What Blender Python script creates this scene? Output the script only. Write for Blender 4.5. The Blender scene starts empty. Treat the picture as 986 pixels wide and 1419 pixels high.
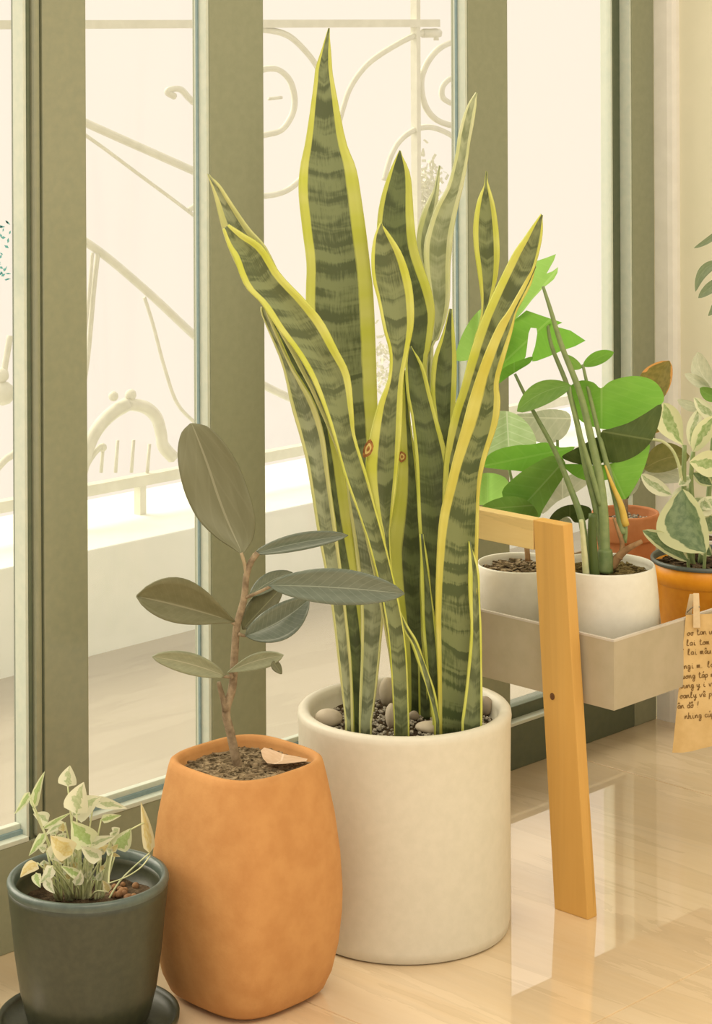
import bpy, bmesh, math, random
from mathutils import Vector, Matrix
random.seed(7)
S = bpy.context.scene
COL = S.collection

# ------------------------------------------------------------------ camera, world, exposure
F, CX, CY, H, ROLL = 3174.0, 493.0, 35.0, 1.5, 0.0045
FV = Vector((0.7146, 0.6995, 0)).normalized()      # viewing direction (x = along window, y = out of the window)
RV = Vector((0.6995, -0.7146, 0)).normalized()
cam_d = bpy.data.cameras.new('camera'); cam = bpy.data.objects.new('camera', cam_d); COL.objects.link(cam)
cam_d.sensor_fit = 'VERTICAL'; cam_d.sensor_height = 36.0
cam_d.lens = 36.0 * F / 1419.0
cam_d.shift_y = -(709.5 - CY) / 1419.0
cam_d.clip_start = 0.05
_up = Vector((0, 0, 1)) + ROLL * RV; _up.normalize()
_rt = FV.cross(_up).normalized()
cam.matrix_world = Matrix(((_rt.x, _up.x, -FV.x, 0), (_rt.y, _up.y, -FV.y, 0), (_rt.z, _up.z, -FV.z, H), (0, 0, 0, 1)))
S.camera = cam
S.view_settings.view_transform = 'Standard'; S.view_settings.look = 'None'
S.view_settings.exposure = 0.0; S.view_settings.gamma = 1.0; S.view_settings.use_curve_mapping = False
wd = bpy.data.worlds.new('overcast_sky'); S.world = wd; wd.use_nodes = True
wd.node_tree.nodes['Background'].inputs[0].default_value = (1.0, 0.865, 0.74, 1)
wd.node_tree.nodes['Background'].inputs[1].default_value = 0.96
ld = bpy.data.lights.new('room_fill', 'AREA'); ld.shape = 'RECTANGLE'; ld.size = 2.4; ld.size_y = 1.6; ld.energy = 46; ld.color = (1.0, .88, .62)  # added overhead fill that brightens the room; no fixture stands there
lo_ = bpy.data.objects.new('room_fill', ld); COL.objects.link(lo_); lo_.location = (1.5, .9, 2.55)
sd = bpy.data.lights.new('hazy_sun', 'SUN'); sd.energy = 4.3; sd.angle = math.radians(55); sd.color = (1.0, .9, .74)
so_ = bpy.data.objects.new('hazy_sun', sd); COL.objects.link(so_); so_.location = (1, 6, 5)
so_.rotation_euler = Vector((.2, -.76, -.6)).to_track_quat('-Z', 'Y').to_euler()

# ------------------------------------------------------------------ pixel helpers (986 x 1419 frame)
def ray(px, py):
    ix, iy = px - CX, py - CY
    return (ix - ROLL * iy) / F, (iy + ROLL * ix) / F
def atd(px, py, d):
    x, y = ray(px, py)
    p = FV * d + RV * (x * d); p.z = H - y * d
    return p
def atw(px, py, w):
    x, y = ray(px, py)
    return atd(px, py, w / (FV.y + x * RV.y))
def atu(px, py, u):
    x, y = ray(px, py)
    return atd(px, py, u / (FV.x + x * RV.x))
def atz(px, py, z):
    x, y = ray(px, py)
    return atd(px, py, (H - z) / y)

# ------------------------------------------------------------------ object helpers
def link(o): COL.objects.link(o); return o
def tag(o, label=None, cat=None, group=None, kind=None):
    if label: o['label'] = label
    if cat: o['category'] = cat
    if group: o['group'] = group
    if kind: o['kind'] = kind
    return o
def empty(name, loc, label, cat, group=None, kind=None):
    o = bpy.data.objects.new(name, None); o.location = loc; o.empty_display_size = 0.05; link(o)
    return tag(o, label, cat, group, kind)
def setparent(o, par):
    if par is not None:
        o.parent = par
        if par.type == 'EMPTY': o.matrix_parent_inverse = Matrix.Translation(-par.location)
def meshobj(name, V, Fc, mat, par=None, smooth=False, uv=None):
    me = bpy.data.meshes.new(name)
    me.from_pydata([tuple(v) for v in V], [], Fc); me.update()
    if uv is not None:
        l = me.uv_layers.new(name='UVMap')
        for lp in me.loops: l.data[lp.index].uv = uv[lp.vertex_index]
    if smooth:
        for p in me.polygons: p.use_smooth = True
    me.materials.append(mat)
    o = bpy.data.objects.new(name, me); link(o); setparent(o, par)
    return o
def bmobj(name, bm, mat, par=None, smooth=False):
    me = bpy.data.meshes.new(name); bm.normal_update(); bm.to_mesh(me); bm.free()
    if smooth:
        for p in me.polygons: p.use_smooth = True
    me.materials.append(mat)
    o = bpy.data.objects.new(name, me); link(o); setparent(o, par)
    return o
def box(name, a, b, mat, par=None, bev=0.0):
    bm = bmesh.new(); bmesh.ops.create_cube(bm, size=1)
    for v in bm.verts:
        v.co = Vector([a[i] + (v.co[i] + .5) * (b[i] - a[i]) for i in range(3)])
    if bev: bmesh.ops.bevel(bm, geom=bm.edges[:], offset=bev, segments=2, affect='EDGES', profile=.6)
    return bmobj(name, bm, mat, par)
def hexa(name, P, mat, par=None, bev=0.0):           # 8 corners: bottom loop, top loop
    bm = bmesh.new(); vs = [bm.verts.new(p) for p in P]
    for f in ((3, 2, 1, 0), (4, 5, 6, 7), (0, 1, 5, 4), (1, 2, 6, 5), (2, 3, 7, 6), (3, 0, 4, 7)): bm.faces.new([vs[i] for i in f])
    if bev: bmesh.ops.bevel(bm, geom=bm.edges[:], offset=bev, segments=2, affect='EDGES', profile=.6)
    bmesh.ops.recalc_face_normals(bm, faces=bm.faces[:])
    return bmobj(name, bm, mat, par)
def lathe_data(prof, c, n=64, shape=None):
    V, Fc = [], []
    for (r, z) in prof:
        for k in range(n):
            a = 2 * math.pi * k / n
            q = 1.0 if shape is None else shape(a, z)
            V.append((c[0] + r * q * math.cos(a), c[1] + r * q * math.sin(a), c[2] + z))
    m = len(prof)
    for i in range(m - 1):
        for k in range(n):
            k2 = (k + 1) % n
            Fc.append((i * n + k, i * n + k2, (i + 1) * n + k2, (i + 1) * n + k))
    Fc.append(tuple(range(n - 1, -1, -1))); Fc.append(tuple((m - 1) * n + k for k in range(n)))
    return V, Fc
def lathe(name, prof, c, mat, par=None, n=64, shape=None):
    V, Fc = lathe_data(prof, c, n, shape)
    return meshobj(name, V, Fc, mat, par, True)
def cr(pts, n):                                        # Catmull-Rom resample (tuples of any length)
    out = []; m = len(pts)
    for j in range(n):
        t = j / (n - 1) * (m - 1); i = min(int(t), m - 2); t -= i
        p0, p1, p2, p3 = pts[max(i - 1, 0)], pts[i], pts[i + 1], pts[min(i + 2, m - 1)]
        out.append(tuple(.5 * (2 * b + (c - a) * t + (2 * a - 5 * b + 4 * c - d) * t * t + (3 * b - a - 3 * c + d) * t ** 3) for a, b, c, d in zip(p0, p1, p2, p3)))
    return out
def tube_data(pts, rad, n=8):
    V, Fc = [], []; m = len(pts); up = None
    for i, p in enumerate(pts):
        p = Vector(p); a = Vector(pts[max(i - 1, 0)]); b = Vector(pts[min(i + 1, m - 1)])
        t = (b - a).normalized()
        if up is None:
            up = t.cross(Vector((0.3, 0.9, 0.2)))
            if up.length < .1: up = t.cross(Vector((1, 0, 0)))
        s = (up - t * up.dot(t)).normalized(); up = s; q = t.cross(s)
        r = rad[i] if isinstance(rad, (list, tuple)) else rad
        for k in range(n):
            an = 2 * math.pi * k / n
            V.append(p + s * (r * math.cos(an)) + q * (r * math.sin(an)))
    for i in range(m - 1):
        for k in range(n):
            k2 = (k + 1) % n
            Fc.append((i * n + k, i * n + k2, (i + 1) * n + k2, (i + 1) * n + k))
    Fc.append(tuple(range(n - 1, -1, -1))); Fc.append(tuple((m - 1) * n + k for k in range(n)))
    return V, Fc
def tube(name, pts, rad, mat, par=None, n=8):
    V, Fc = tube_data(pts, rad, n)
    return meshobj(name, V, Fc, mat, par, True)
def stem(name, pix, d, rpx, mat, par, n=14, nseg=8):    # pixel polyline at depth(s) d, radius in px
    k = len(pix)
    ds = d if isinstance(d, (list, tuple)) else (d, d)
    rs = rpx if isinstance(rpx, (list, tuple)) else (rpx, rpx)
    q = [(p[0], p[1], ds[0] + (ds[1] - ds[0]) * i / (k - 1), rs[0] + (rs[1] - rs[0]) * i / (k - 1)) for i, p in enumerate(pix)]
    q = cr(q, n)
    return tube(name, [atd(a, b, c) for a, b, c, r in q], [r * c / F for a, b, c, r in q], mat, par, nseg)

# ------------------------------------------------------------------ materials
def newmat(name):
    m = bpy.data.materials.new(name); m.use_nodes = True
    return m, m.node_tree.nodes, m.node_tree.links, m.node_tree.nodes['Principled BSDF']
def ramp(N, stops, interp='LINEAR'):
    r = N.new('ShaderNodeValToRGB'); r.color_ramp.interpolation = interp
    e = r.color_ramp.elements
    while len(e) < len(stops): e.new(0.5)
    for el, (p, c) in zip(e, stops):
        el.position = p; el.color = (*c, 1) if len(c) == 3 else c
    return r
def math_(N, L, op, a, b=None):
    n = N.new('ShaderNodeMath'); n.operation = op
    for i, v in enumerate((a, b)):
        if v is None: continue
        if isinstance(v, (int, float)): n.inputs[i].default_value = v
        else: L.new(v, n.inputs[i])
    return n.outputs[0]
def mixc(N, L, fac, a, b):
    n = N.new('ShaderNodeMix'); n.data_type = 'RGBA'
    for i, v in ((0, fac), (6, a), (7, b)):
        if isinstance(v, (int, float)): n.inputs[i].default_value = v
        elif isinstance(v, tuple): n.inputs[i].default_value = (*v, 1)
        else: L.new(v, n.inputs[i])
    return n.outputs[2]
def coords(N, L, scale=(1, 1, 1), kind='Object'):
    t = N.new('ShaderNodeTexCoord'); mp = N.new('ShaderNodeMapping'); mp.inputs['Scale'].default_value = scale
    L.new(t.outputs[kind], mp.inputs[0]); return mp.outputs[0]
def noise(N, L, co, scale, detail=4, rough=.55, dist=0):
    n = N.new('ShaderNodeTexNoise'); n.inputs['Scale'].default_value = scale; n.inputs['Detail'].default_value = detail
    n.inputs['Roughness'].default_value = rough; n.inputs['Distortion'].default_value = dist
    L.new(co, n.inputs['Vector']); return n.outputs['Fac']
def bump(N, L, B, h, s, d=.002):
    b = N.new('ShaderNodeBump'); b.inputs['Strength'].default_value = s; b.inputs['Distance'].default_value = d
    L.new(h, b.inputs['Height']); L.new(b.outputs[0], B.inputs['Normal'])
def mottled(name, c1, c2, scale=40, rough=.6, bs=.15, spec=.4, detail=5, lo=.35, hi=.65, bd=.001):
    m, N, L, B = newmat(name); co = coords(N, L)
    f = noise(N, L, co, scale, detail)
    r = ramp(N, [(lo, c1), (hi, c2)]); L.new(f, r.inputs[0]); L.new(r.outputs[0], B.inputs['Base Color'])
    B.inputs['Roughness'].default_value = rough; B.inputs['Specular IOR Level'].default_value = spec
    if bs:
        f2 = noise(N, L, co, scale * 6, 3); bump(N, L, B, f2, bs, bd)
    return m
def translucent(m, N, L, B, col, amt):
    t = N.new('ShaderNodeBsdfTranslucent'); mx = N.new('ShaderNodeMixShader'); mx.inputs[0].default_value = amt
    if isinstance(col, tuple): t.inputs[0].default_value = (*col, 1)
    else: L.new(col, t.inputs[0])
    L.new(B.outputs[0], mx.inputs[1]); L.new(t.outputs[0], mx.inputs[2])
    L.new(mx.outputs[0], N['Material Output'].inputs[0])

M = {}
M['frame'] = mottled('frame_olive_grey', (.265, .285, .185), (.29, .305, .2), 60, .5, .05)
M['frame_gloss'] = mottled('frame_gloss', (.25, .265, .175), (.275, .285, .185), 60, .16, 0, .6)
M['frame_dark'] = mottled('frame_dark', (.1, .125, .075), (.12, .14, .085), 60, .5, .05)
M['bead'] = mottled('bead_and_lit_side', (.56, .62, .52), (.62, .66, .55), 60, .4, .03)  # pale strip tone; on the post sides it paints in daylight
M['gasket'] = mottled('gasket_blue_grey', (.2, .29, .3), (.24, .33, .34), 80, .5, 0)
M['wall'] = mottled('wall_beige', (.78, .75, .56), (.82, .78, .59), 8, .8, .1)
M['plaster'] = mottled('plaster_white', (.82, .8, .72), (.88, .86, .78), 20, .8, .1)
M['iron'] = mottled('iron_with_glare', (.66, .65, .52), (.74, .73, .6), 30, .7, .1)  # outdoor overexposure painted into the iron as a pale base colour
M['ledge'] = mottled('ledge_grey', (.86, .9, .84), (.9, .93, .88), 20, .8, .1)
M['white_pot'] = mottled('white_ceramic', (.655, .62, .5), (.69, .65, .53), 60, .45, .12, .4)
M['white_small'] = mottled('white_glaze', (.7, .68, .58), (.74, .72, .62), 60, .4, .05, .45)
M['terracotta'] = mottled('terracotta', (.50, .24, .08), (.56, .285, .10), 30, .8, .35, .25)
M['terracotta_small'] = mottled('terracotta_small', (.5, .19, .075), (.57, .235, .1), 30, .75, .2, .25)
M['black_pot'] = mottled('black_glaze', (.04, .044, .024), (.052, .056, .03), 90, .38, .1, .5)
M['black_lip'] = mottled('black_glaze_lip', (.07, .095, .08), (.09, .12, .1), 90, .3, .05, .5)
M['orange_pot'] = mottled('orange_plastic', (.78, .3, .012), (.84, .35, .02), 60, .4, .04, .45)
M['dark_plastic'] = mottled('dark_rim', (.08, .1, .09), (.11, .13, .12), 60, .4, 0, .4)
M['soil'] = mottled('soil', (.025, .018, .01), (.16, .11, .065), 55, .95, 1.0, .1, 8, .3, .7, .004)
M['moss'] = mottled('mossy_soil', (.07, .05, .02), (.26, .2, .08), 55, .95, 1.0, .1, 8, .3, .7, .004)
M['mulch'] = mottled('mulch_chip', (.07, .05, .025), (.33, .25, .15), 90, .9, .3, .1)
M['gravel'] = mottled('gravel', (.14, .12, .09), (.55, .5, .4), 130, .9, .2, .2)
M['pebble_tan'] = mottled('pebble_tan', (.5, .43, .32), (.58, .5, .38), 25, .7, .1)
M['pebble_brown'] = mottled('pebble_brown', (.3, .25, .18), (.36, .3, .22), 25, .65, .1)
M['clay_ball'] = mottled('clay_ball', (.2, .1, .045), (.3, .16, .07), 60, .8, .3)
M['bark'] = mottled('bark', (.16, .115, .065), (.34, .26, .16), 70, .85, .5)
M['twig'] = mottled('fresh_twig', (.3, .23, .13), (.38, .3, .18), 60, .7, .2)
M['petiole'] = mottled('petiole', (.19, .26, .1), (.25, .32, .13), 60, .5, .05)
M['petiole_dark'] = mottled('petiole_dark', (.13, .2, .07), (.2, .26, .1), 60, .5, .05)
M['withered'] = mottled('withered_yellow', (.6, .42, .07), (.68, .5, .12), 60, .6, .1)
M['root'] = mottled('root_brown', (.22, .12, .05), (.36, .22, .1), 60, .8, .3)
M['pale_stem'] = mottled('pale_stem', (.5, .55, .28), (.62, .64, .38), 60, .5, .05)
M['tray'] = mottled('tray_taupe', (.42, .365, .25), (.455, .395, .28), 30, .55, .1, .3)
M['tray_edge'] = mottled('tray_edge', (.55, .5, .43), (.6, .55, .47), 30, .5, 0, .3)
M['kraft'] = mottled('kraft_paper', (.58, .4, .17), (.68, .49, .23), 30, .85, .2, .15)
M['ink'] = mottled('brown_ink', (.17, .1, .035), (.22, .13, .05), 60, .8, 0, .1)
M['peg'] = mottled('peg_wood', (.62, .48, .28), (.72, .57, .35), 50, .7, .1)
M['steel'] = mottled('spring_steel', (.25, .22, .17), (.32, .29, .23), 50, .35, 0)
M['scar'] = mottled('leaf_scar', (.2, .07, .02), (.42, .2, .05), 200, .8, .1)
M['scar_pale'] = mottled('leaf_scar_centre', (.6, .45, .14), (.7, .55, .2), 200, .8, .1)
M['teal'] = mottled('teal_sticker', (.1, .36, .38), (.16, .45, .45), 60, .6, 0)
M['knot'] = mottled('wood_knot', (.09, .035, .01), (.16, .07, .02), 150, .7, .1)
M['grout'] = mottled('grout', (.78, .64, .45), (.82, .68, .48), 60, .7, 0)

def wood(name, c1, c2, c3, axis_scale, rough=.5, spec=.35, coat=0, ring=(8, .5)):
    m, N, L, B = newmat(name); co = coords(N, L, axis_scale)
    f = noise(N, L, co, 1.0, 6, .6, .6)
    fine = noise(N, L, co, 7.0, 3, .6)
    s = math_(N, L, 'ADD', math_(N, L, 'MULTIPLY', f, .75), math_(N, L, 'MULTIPLY', fine, .25))
    w = math_(N, L, 'FRACT', math_(N, L, 'MULTIPLY', f, ring[0]))
    w = math_(N, L, 'POWER', w, 3.0)
    r = ramp(N, [(.3, c1), (.52, c2), (.7, c3)]); L.new(s, r.inputs[0])
    col = mixc(N, L, math_(N, L, 'MULTIPLY', w, ring[1]), r.outputs[0], tuple(x * .72 for x in c1))
    L.new(col, B.inputs['Base Color']); B.inputs['Roughness'].default_value = rough
    B.inputs['Specular IOR Level'].default_value = spec
    if coat:
        B.inputs['Coat Weight'].default_value = coat; B.inputs['Coat Roughness'].default_value = .02; B.inputs['Coat IOR'].default_value = 2.5
    return m
M['floor'] = wood('wood_look_tile', (.7, .53, .32), (.79, .63, .42), (.84, .69, .49), (9, .9, 1), .35, .3, 1.0, (6, .3))
M['pine_leg'] = wood('pine_leg', (.6, .34, .085), (.66, .385, .105), (.7, .425, .13), (30, 11, .7), .5, .3, 0, (3, .45))
M['pine_bar'] = wood('pine_bar', (.68, .49, .19), (.74, .54, .225), (.78, .59, .26), (30, 2.5, 30), .5, .3, 0, (4, .3))
M['deck'] = wood('outdoor_tile', (.38, .33, .235), (.42, .37, .27), (.455, .4, .305), (1.2, 7, 1), .6, .3, 0, (4, .2))

def glass_mat():
    m, N, L, B = newmat('window_glass')
    N.remove(B)
    tr = N.new('ShaderNodeBsdfTransparent'); tr.inputs[0].default_value = (.985, .995, .98, 1)
    df = N.new('ShaderNodeBsdfTranslucent'); df.inputs[0].default_value = (.95, .95, .93, 1)
    gl = N.new('ShaderNodeBsdfGlossy'); gl.inputs['Roughness'].default_value = .02
    lw = N.new('ShaderNodeLayerWeight'); lw.inputs[0].default_value = .5
    fr = N.new('ShaderNodeMath'); fr.operation = 'MULTIPLY_ADD'; pw = math_(N, L, 'POWER', lw.outputs['Facing'], 5.0); L.new(pw, fr.inputs[0]); fr.inputs[1].default_value = .6; fr.inputs[2].default_value = .02
    m1 = N.new('ShaderNodeMixShader'); m1.inputs[0].default_value = .06  # translucent share lays a veil of outdoor glare into the pane
    L.new(tr.outputs[0], m1.inputs[1]); L.new(df.outputs[0], m1.inputs[2])
    m2 = N.new('ShaderNodeMixShader'); L.new(fr.outputs[0], m2.inputs[0])
    L.new(m1.outputs[0], m2.inputs[1]); L.new(gl.outputs[0], m2.inputs[2])
    L.new(m2.outputs[0], N['Material Output'].inputs[0])
    return m
M['glass'] = glass_mat()

def uvxy(N, L):
    t = N.new('ShaderNodeTexCoord'); s = N.new('ShaderNodeSeparateXYZ'); L.new(t.outputs['UV'], s.inputs[0])
    x = math_(N, L, 'SUBTRACT', math_(N, L, 'MULTIPLY', s.outputs[0], 2.0), 1.0)
    return x, s.outputs[1], math_(N, L, 'ABSOLUTE', x)
def snake_mat(name, dark, light, yellow, yellow2, trans=.18, band=(.42, .58), seed=0.0):
    m, N, L, B = newmat(name); x, v, ax = uvxy(N, L)
    cb = N.new('ShaderNodeCombineXYZ')
    L.new(math_(N, L, 'MULTIPLY', x, .16), cb.inputs[0])
    vv = math_(N, L, 'ADD', v, math_(N, L, 'MULTIPLY', ax, .009))
    L.new(math_(N, L, 'ADD', math_(N, L, 'MULTIPLY', vv, 26.0), seed), cb.inputs[1])
    n1 = noise(N, L, cb.outputs[0], 1.5, 2.5, .55, .5)
    cb2 = N.new('ShaderNodeCombineXYZ'); L.new(math_(N, L, 'MULTIPLY', x, 13.0), cb2.inputs[0]); L.new(math_(N, L, 'MULTIPLY', v, 34.0), cb2.inputs[1])
    n2 = noise(N, L, cb2.outputs[0], 1.0, 3, .6)
    s = math_(N, L, 'ADD', n1, math_(N, L, 'MULTIPLY', math_(N, L, 'SUBTRACT', n2, .5), .36))
    r = ramp(N, [(band[0], dark), (band[1], light)]); L.new(s, r.inputs[0])
    ed = math_(N, L, 'ADD', ax, math_(N, L, 'MULTIPLY', math_(N, L, 'SUBTRACT', n2, .5), .03))
    er = ramp(N, [(.785, (0, 0, 0)), (.82, (1, 1, 1))]); L.new(ed, er.inputs[0])
    yr = ramp(N, [(.35, yellow), (.65, yellow2)]); L.new(noise(N, L, cb.outputs[0], .6, 2), yr.inputs[0])
    col = mixc(N, L, er.outputs[0], r.outputs[0], yr.outputs[0])
    L.new(col, B.inputs['Base Color']); B.inputs['Roughness'].default_value = .42; B.inputs['Specular IOR Level'].default_value = .35
    translucent(m, N, L, B, col, trans)
    return m
YL, YL2 = (.60, .64, .085), (.68, .70, .19)
M['snake'] = [snake_mat('snake_leaf_%d' % i, (.105, .13, .055), (.235, .275, .125), YL, YL2, .1, (.42, .58), i * 7.3) for i in range(4)]
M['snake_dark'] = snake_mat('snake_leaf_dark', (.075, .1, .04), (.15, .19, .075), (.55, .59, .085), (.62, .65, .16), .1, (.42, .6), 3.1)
M['snake_pale'] = snake_mat('snake_leaf_pale', (.3, .34, .19), (.5, .54, .34), (.72, .76, .4), (.8, .82, .55), .3, (.4, .62), 11.0)
M['snake_grey'] = snake_mat('snake_leaf_underside', (.17, .2, .11), (.36, .4, .24), (.6, .62, .25), (.68, .68, .3), .15, (.42, .58), 5.0)
M['snake_gold'] = snake_mat('snake_leaf_gold', (.085, .115, .04), (.22, .26, .105), (.6, .55, .09), (.66, .63, .16), .1, (.44, .56), 9.0)

def leaf_mat(name, c1, c2, rib, ribw=.035, trans=.25, rough=.4, veins=.35, tcol=None, spec=.4, vn=9):
    m, N, L, B = newmat(name); x, v, ax = uvxy(N, L)
    cb = N.new('ShaderNodeCombineXYZ'); L.new(math_(N, L, 'MULTIPLY', x, 2.0), cb.inputs[0]); L.new(math_(N, L, 'MULTIPLY', v, 5.0), cb.inputs[1])
    r = ramp(N, [(.35, c1), (.65, c2)]); L.new(noise(N, L, cb.outputs[0], 1.2, 4), r.inputs[0])
    w = math_(N, L, 'FRACT', math_(N, L, 'SUBTRACT', math_(N, L, 'MULTIPLY', v, vn), math_(N, L, 'MULTIPLY', ax, 2.2)))
    w = math_(N, L, 'LESS_THAN', w, .14)
    rb = math_(N, L, 'LESS_THAN', ax, ribw)
    f = math_(N, L, 'MAXIMUM', math_(N, L, 'MULTIPLY', w, veins), rb)
    col = mixc(N, L, f, r.outputs[0], rib)
    L.new(col, B.inputs['Base Color']); B.inputs['Roughness'].default_value = rough; B.inputs['Specular IOR Level'].default_value = spec
    translucent(m, N, L, B, tcol if tcol else col, trans)
    return m
M['rubber_olive'] = leaf_mat('rubber_leaf_olive', (.15, .15, .075), (.185, .185, .1), (.26, .255, .155), .04, .08, .42, .12, vn=14)
M['rubber_blue'] = leaf_mat('rubber_leaf_bluegreen', (.115, .145, .1), (.15, .18, .13), (.25, .29, .22), .03, .05, .25, .22, spec=.6, vn=14)
M['rubber_light'] = leaf_mat('rubber_leaf_light', (.24, .26, .16), (.3, .32, .2), (.4, .4, .28), .04, .08, .35, .2, vn=14)
M['rubber_under'] = leaf_mat('rubber_leaf_under', (.1, .1, .045), (.13, .13, .06), (.2, .2, .1), .04, .05, .5, .1)
M['green'] = leaf_mat('leaf_bright_green', (.13, .31, .045), (.18, .38, .06), (.28, .46, .14), .02, .4, .4, .2, (.24, .56, .07), vn=6)
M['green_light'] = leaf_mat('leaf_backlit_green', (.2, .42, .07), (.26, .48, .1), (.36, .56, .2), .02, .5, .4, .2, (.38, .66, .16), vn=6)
M['green_mid'] = leaf_mat('leaf_mid_green', (.12, .25, .04), (.16, .3, .055), (.26, .38, .14), .02, .3, .45, .2, (.2, .4, .07), vn=6)
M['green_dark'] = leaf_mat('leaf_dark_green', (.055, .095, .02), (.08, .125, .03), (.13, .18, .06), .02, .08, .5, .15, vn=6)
M['green_pale'] = leaf_mat('leaf_pale_green', (.4, .55, .26), (.48, .62, .34), (.62, .72, .48), .02, .5, .45, .5, vn=5)
M['grey_pale'] = leaf_mat('leaf_pale_grey', (.48, .52, .38), (.58, .6, .46), (.68, .7, .56), .02, .35, .5, .3, vn=5)
M['olive'] = leaf_mat('leaf_olive', (.2, .2, .06), (.26, .25, .08), (.32, .3, .12), .03, .2, .45, .1)
def varieg(name, g1, g2, cream, thr, nz=.9, trans=.3):
    m, N, L, B = newmat(name); x, v, ax = uvxy(N, L)
    cb = N.new('ShaderNodeCombineXYZ'); L.new(math_(N, L, 'MULTIPLY', x, 1.2), cb.inputs[0]); L.new(math_(N, L, 'MULTIPLY', v, 3.2), cb.inputs[1])
    ob = N.new('ShaderNodeObjectInfo'); L.new(math_(N, L, 'MULTIPLY', ob.outputs['Random'], 50.0), cb.inputs[2])
    n = noise(N, L, cb.outputs[0], 1.4, 3, .5, .4)
    s = math_(N, L, 'ADD', ax, math_(N, L, 'MULTIPLY', math_(N, L, 'SUBTRACT', n, .5), nz))
    s = math_(N, L, 'ADD', s, math_(N, L, 'MULTIPLY', math_(N, L, 'ABSOLUTE', math_(N, L, 'SUBTRACT', v, .5)), .5))
    e = ramp(N, [(thr - .03, (0, 0, 0)), (thr + .03, (1, 1, 1))]); L.new(s, e.inputs[0])
    gr = ramp(N, [(.4, g1), (.6, g2)]); L.new(noise(N, L, cb.outputs[0], 3.2, 3), gr.inputs[0])
    col = mixc(N, L, e.outputs[0], gr.outputs[0], cream)
    L.new(col, B.inputs['Base Color']); B.inputs['Roughness'].default_value = .4
    translucent(m, N, L, B, col, trans)
    return m
M['var_cream'] = varieg('variegated_cream', (.28, .4, .15), (.42, .53, .26), (.7, .73, .46), .42)
M['var_green'] = varieg('variegated_green', (.12, .19, .08), (.2, .28, .13), (.6, .63, .36), .72, .5)
M['var_white'] = varieg('variegated_white', (.33, .42, .22), (.5, .57, .36), (.72, .74, .54), .5, 1.2)
M['var_orange'] = varieg('variegated_orange', (.2, .17, .035), (.27, .22, .05), (.72, .36, .1), .95, .7, .25)
M['small_pale'] = varieg('tiny_leaf_pale', (.42, .5, .28), (.52, .58, .36), (.74, .74, .56), .38, 1.4, .3)
M['small_green'] = varieg('tiny_leaf_green', (.34, .47, .17), (.42, .54, .24), (.66, .7, .46), .55, 1.2, .3)
M['small_yellow'] = varieg('tiny_leaf_yellow', (.62, .5, .2), (.66, .58, .3), (.72, .66, .42), .6, 1.0, .3)
M['dry_leaf'] = leaf_mat('dry_leaf', (.6, .4, .24), (.68, .48, .31), (.75, .58, .42), .03, .15, .6, .1)

# ------------------------------------------------------------------ leaves
def solid(o, th=.0022):
    if th < .0018: return o
    md = o.modifiers.new('thickness', 'SOLIDIFY'); md.thickness = th; md.offset = 0
    return o
def ribs_leaf(name, ribs, mat, par, d0, d1, ml=.16, mr=.16, cup=.22, n=None, th=.003, tilt=0.0, zbase=None):
    """ribs: ((lx,ly),(rx,ry)) from tip (depth d1) to base (depth d0)."""
    q = [(a[0], a[1], b[0], b[1]) for a, b in ribs]
    n = n or max(18, len(q) * 3)
    q = cr(q, n)
    ML = list(ml) if isinstance(ml, (list, tuple)) else [ml, ml]; MR = list(mr) if isinstance(mr, (list, tuple)) else [mr, mr]
    def pick(A_, t):
        k = t * (len(A_) - 1); i = min(int(k), len(A_) - 2); return A_[i] + (A_[i + 1] - A_[i]) * (k - i)
    K = 9; V, UV, Fc = [], [], []; run = 0; prev = None
    for i, (lx, ly, rx, ry) in enumerate(q):
        t = i / (n - 1); d = d1 + (d0 - d1) * t
        wpx = math.hypot(rx - lx, ry - ly)
        mid = atd((lx + rx) / 2, (ly + ry) / 2, d)
        if prev is not None: run += (mid - prev).length
        prev = mid
        wm = wpx * d / F
        ml, mr = pick(ML, t), pick(MR, t)
        sp = [0, ml * .5, ml] + [ml + (1 - ml - mr) * q_ for q_ in (.25, .5, .75)] + [1 - mr, 1 - mr * .5, 1]
        for s in sp:
            c = 4 * s * (1 - s)
            if s < ml: x = -1 + .2 * s / ml
            elif s > 1 - mr: x = .8 + .2 * (s - 1 + mr) / mr
            else: x = -.8 + 1.6 * (s - ml) / (1 - ml - mr)
            dd = d + cup * wm * (c - .6) + tilt * wm * (s - .5) + .0025 * math.sin(run * 60 + (s > .5) * 2) * (1 - c)
            p = atd(lx + (rx - lx) * s, ly + (ry - ly) * s, dd)
            V.append(p); UV.append(((x + 1) / 2, run))
    if zbase is not None:                               # run the last rib straight down into the soil
        zl = min(v.z for v in V[-K:])
        if zl > zbase:
            base = V[-K:]; dz = (sum(v.z for v in base) / K) - zbase
            for v, u in zip(base, UV[-K:]): V.append(Vector((v.x, v.y, zbase))); UV.append((u[0], u[1] + dz))
            n += 1
    for i in range(n - 1):
        for k in range(K - 1):
            a = i * K + k; Fc.append((a, a + K, a + K + 1, a + 1))
    return solid(meshobj(name, V, Fc, mat, par, True, UV), th)
PROF = {'ellip': lambda t: math.sin(math.pi * t) ** .62,
        'ovate': lambda t: (math.sin(math.pi * t ** .72)) ** .75,
        'obov': lambda t: (math.sin(math.pi * t ** 1.35)) ** .7,
        'lance': lambda t: math.sin(math.pi * t ** .8) ** 1.0,
        'heart': lambda t: (math.sin(math.pi * min(1, t * .93 + .07) ** .55)) ** .8}
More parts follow.
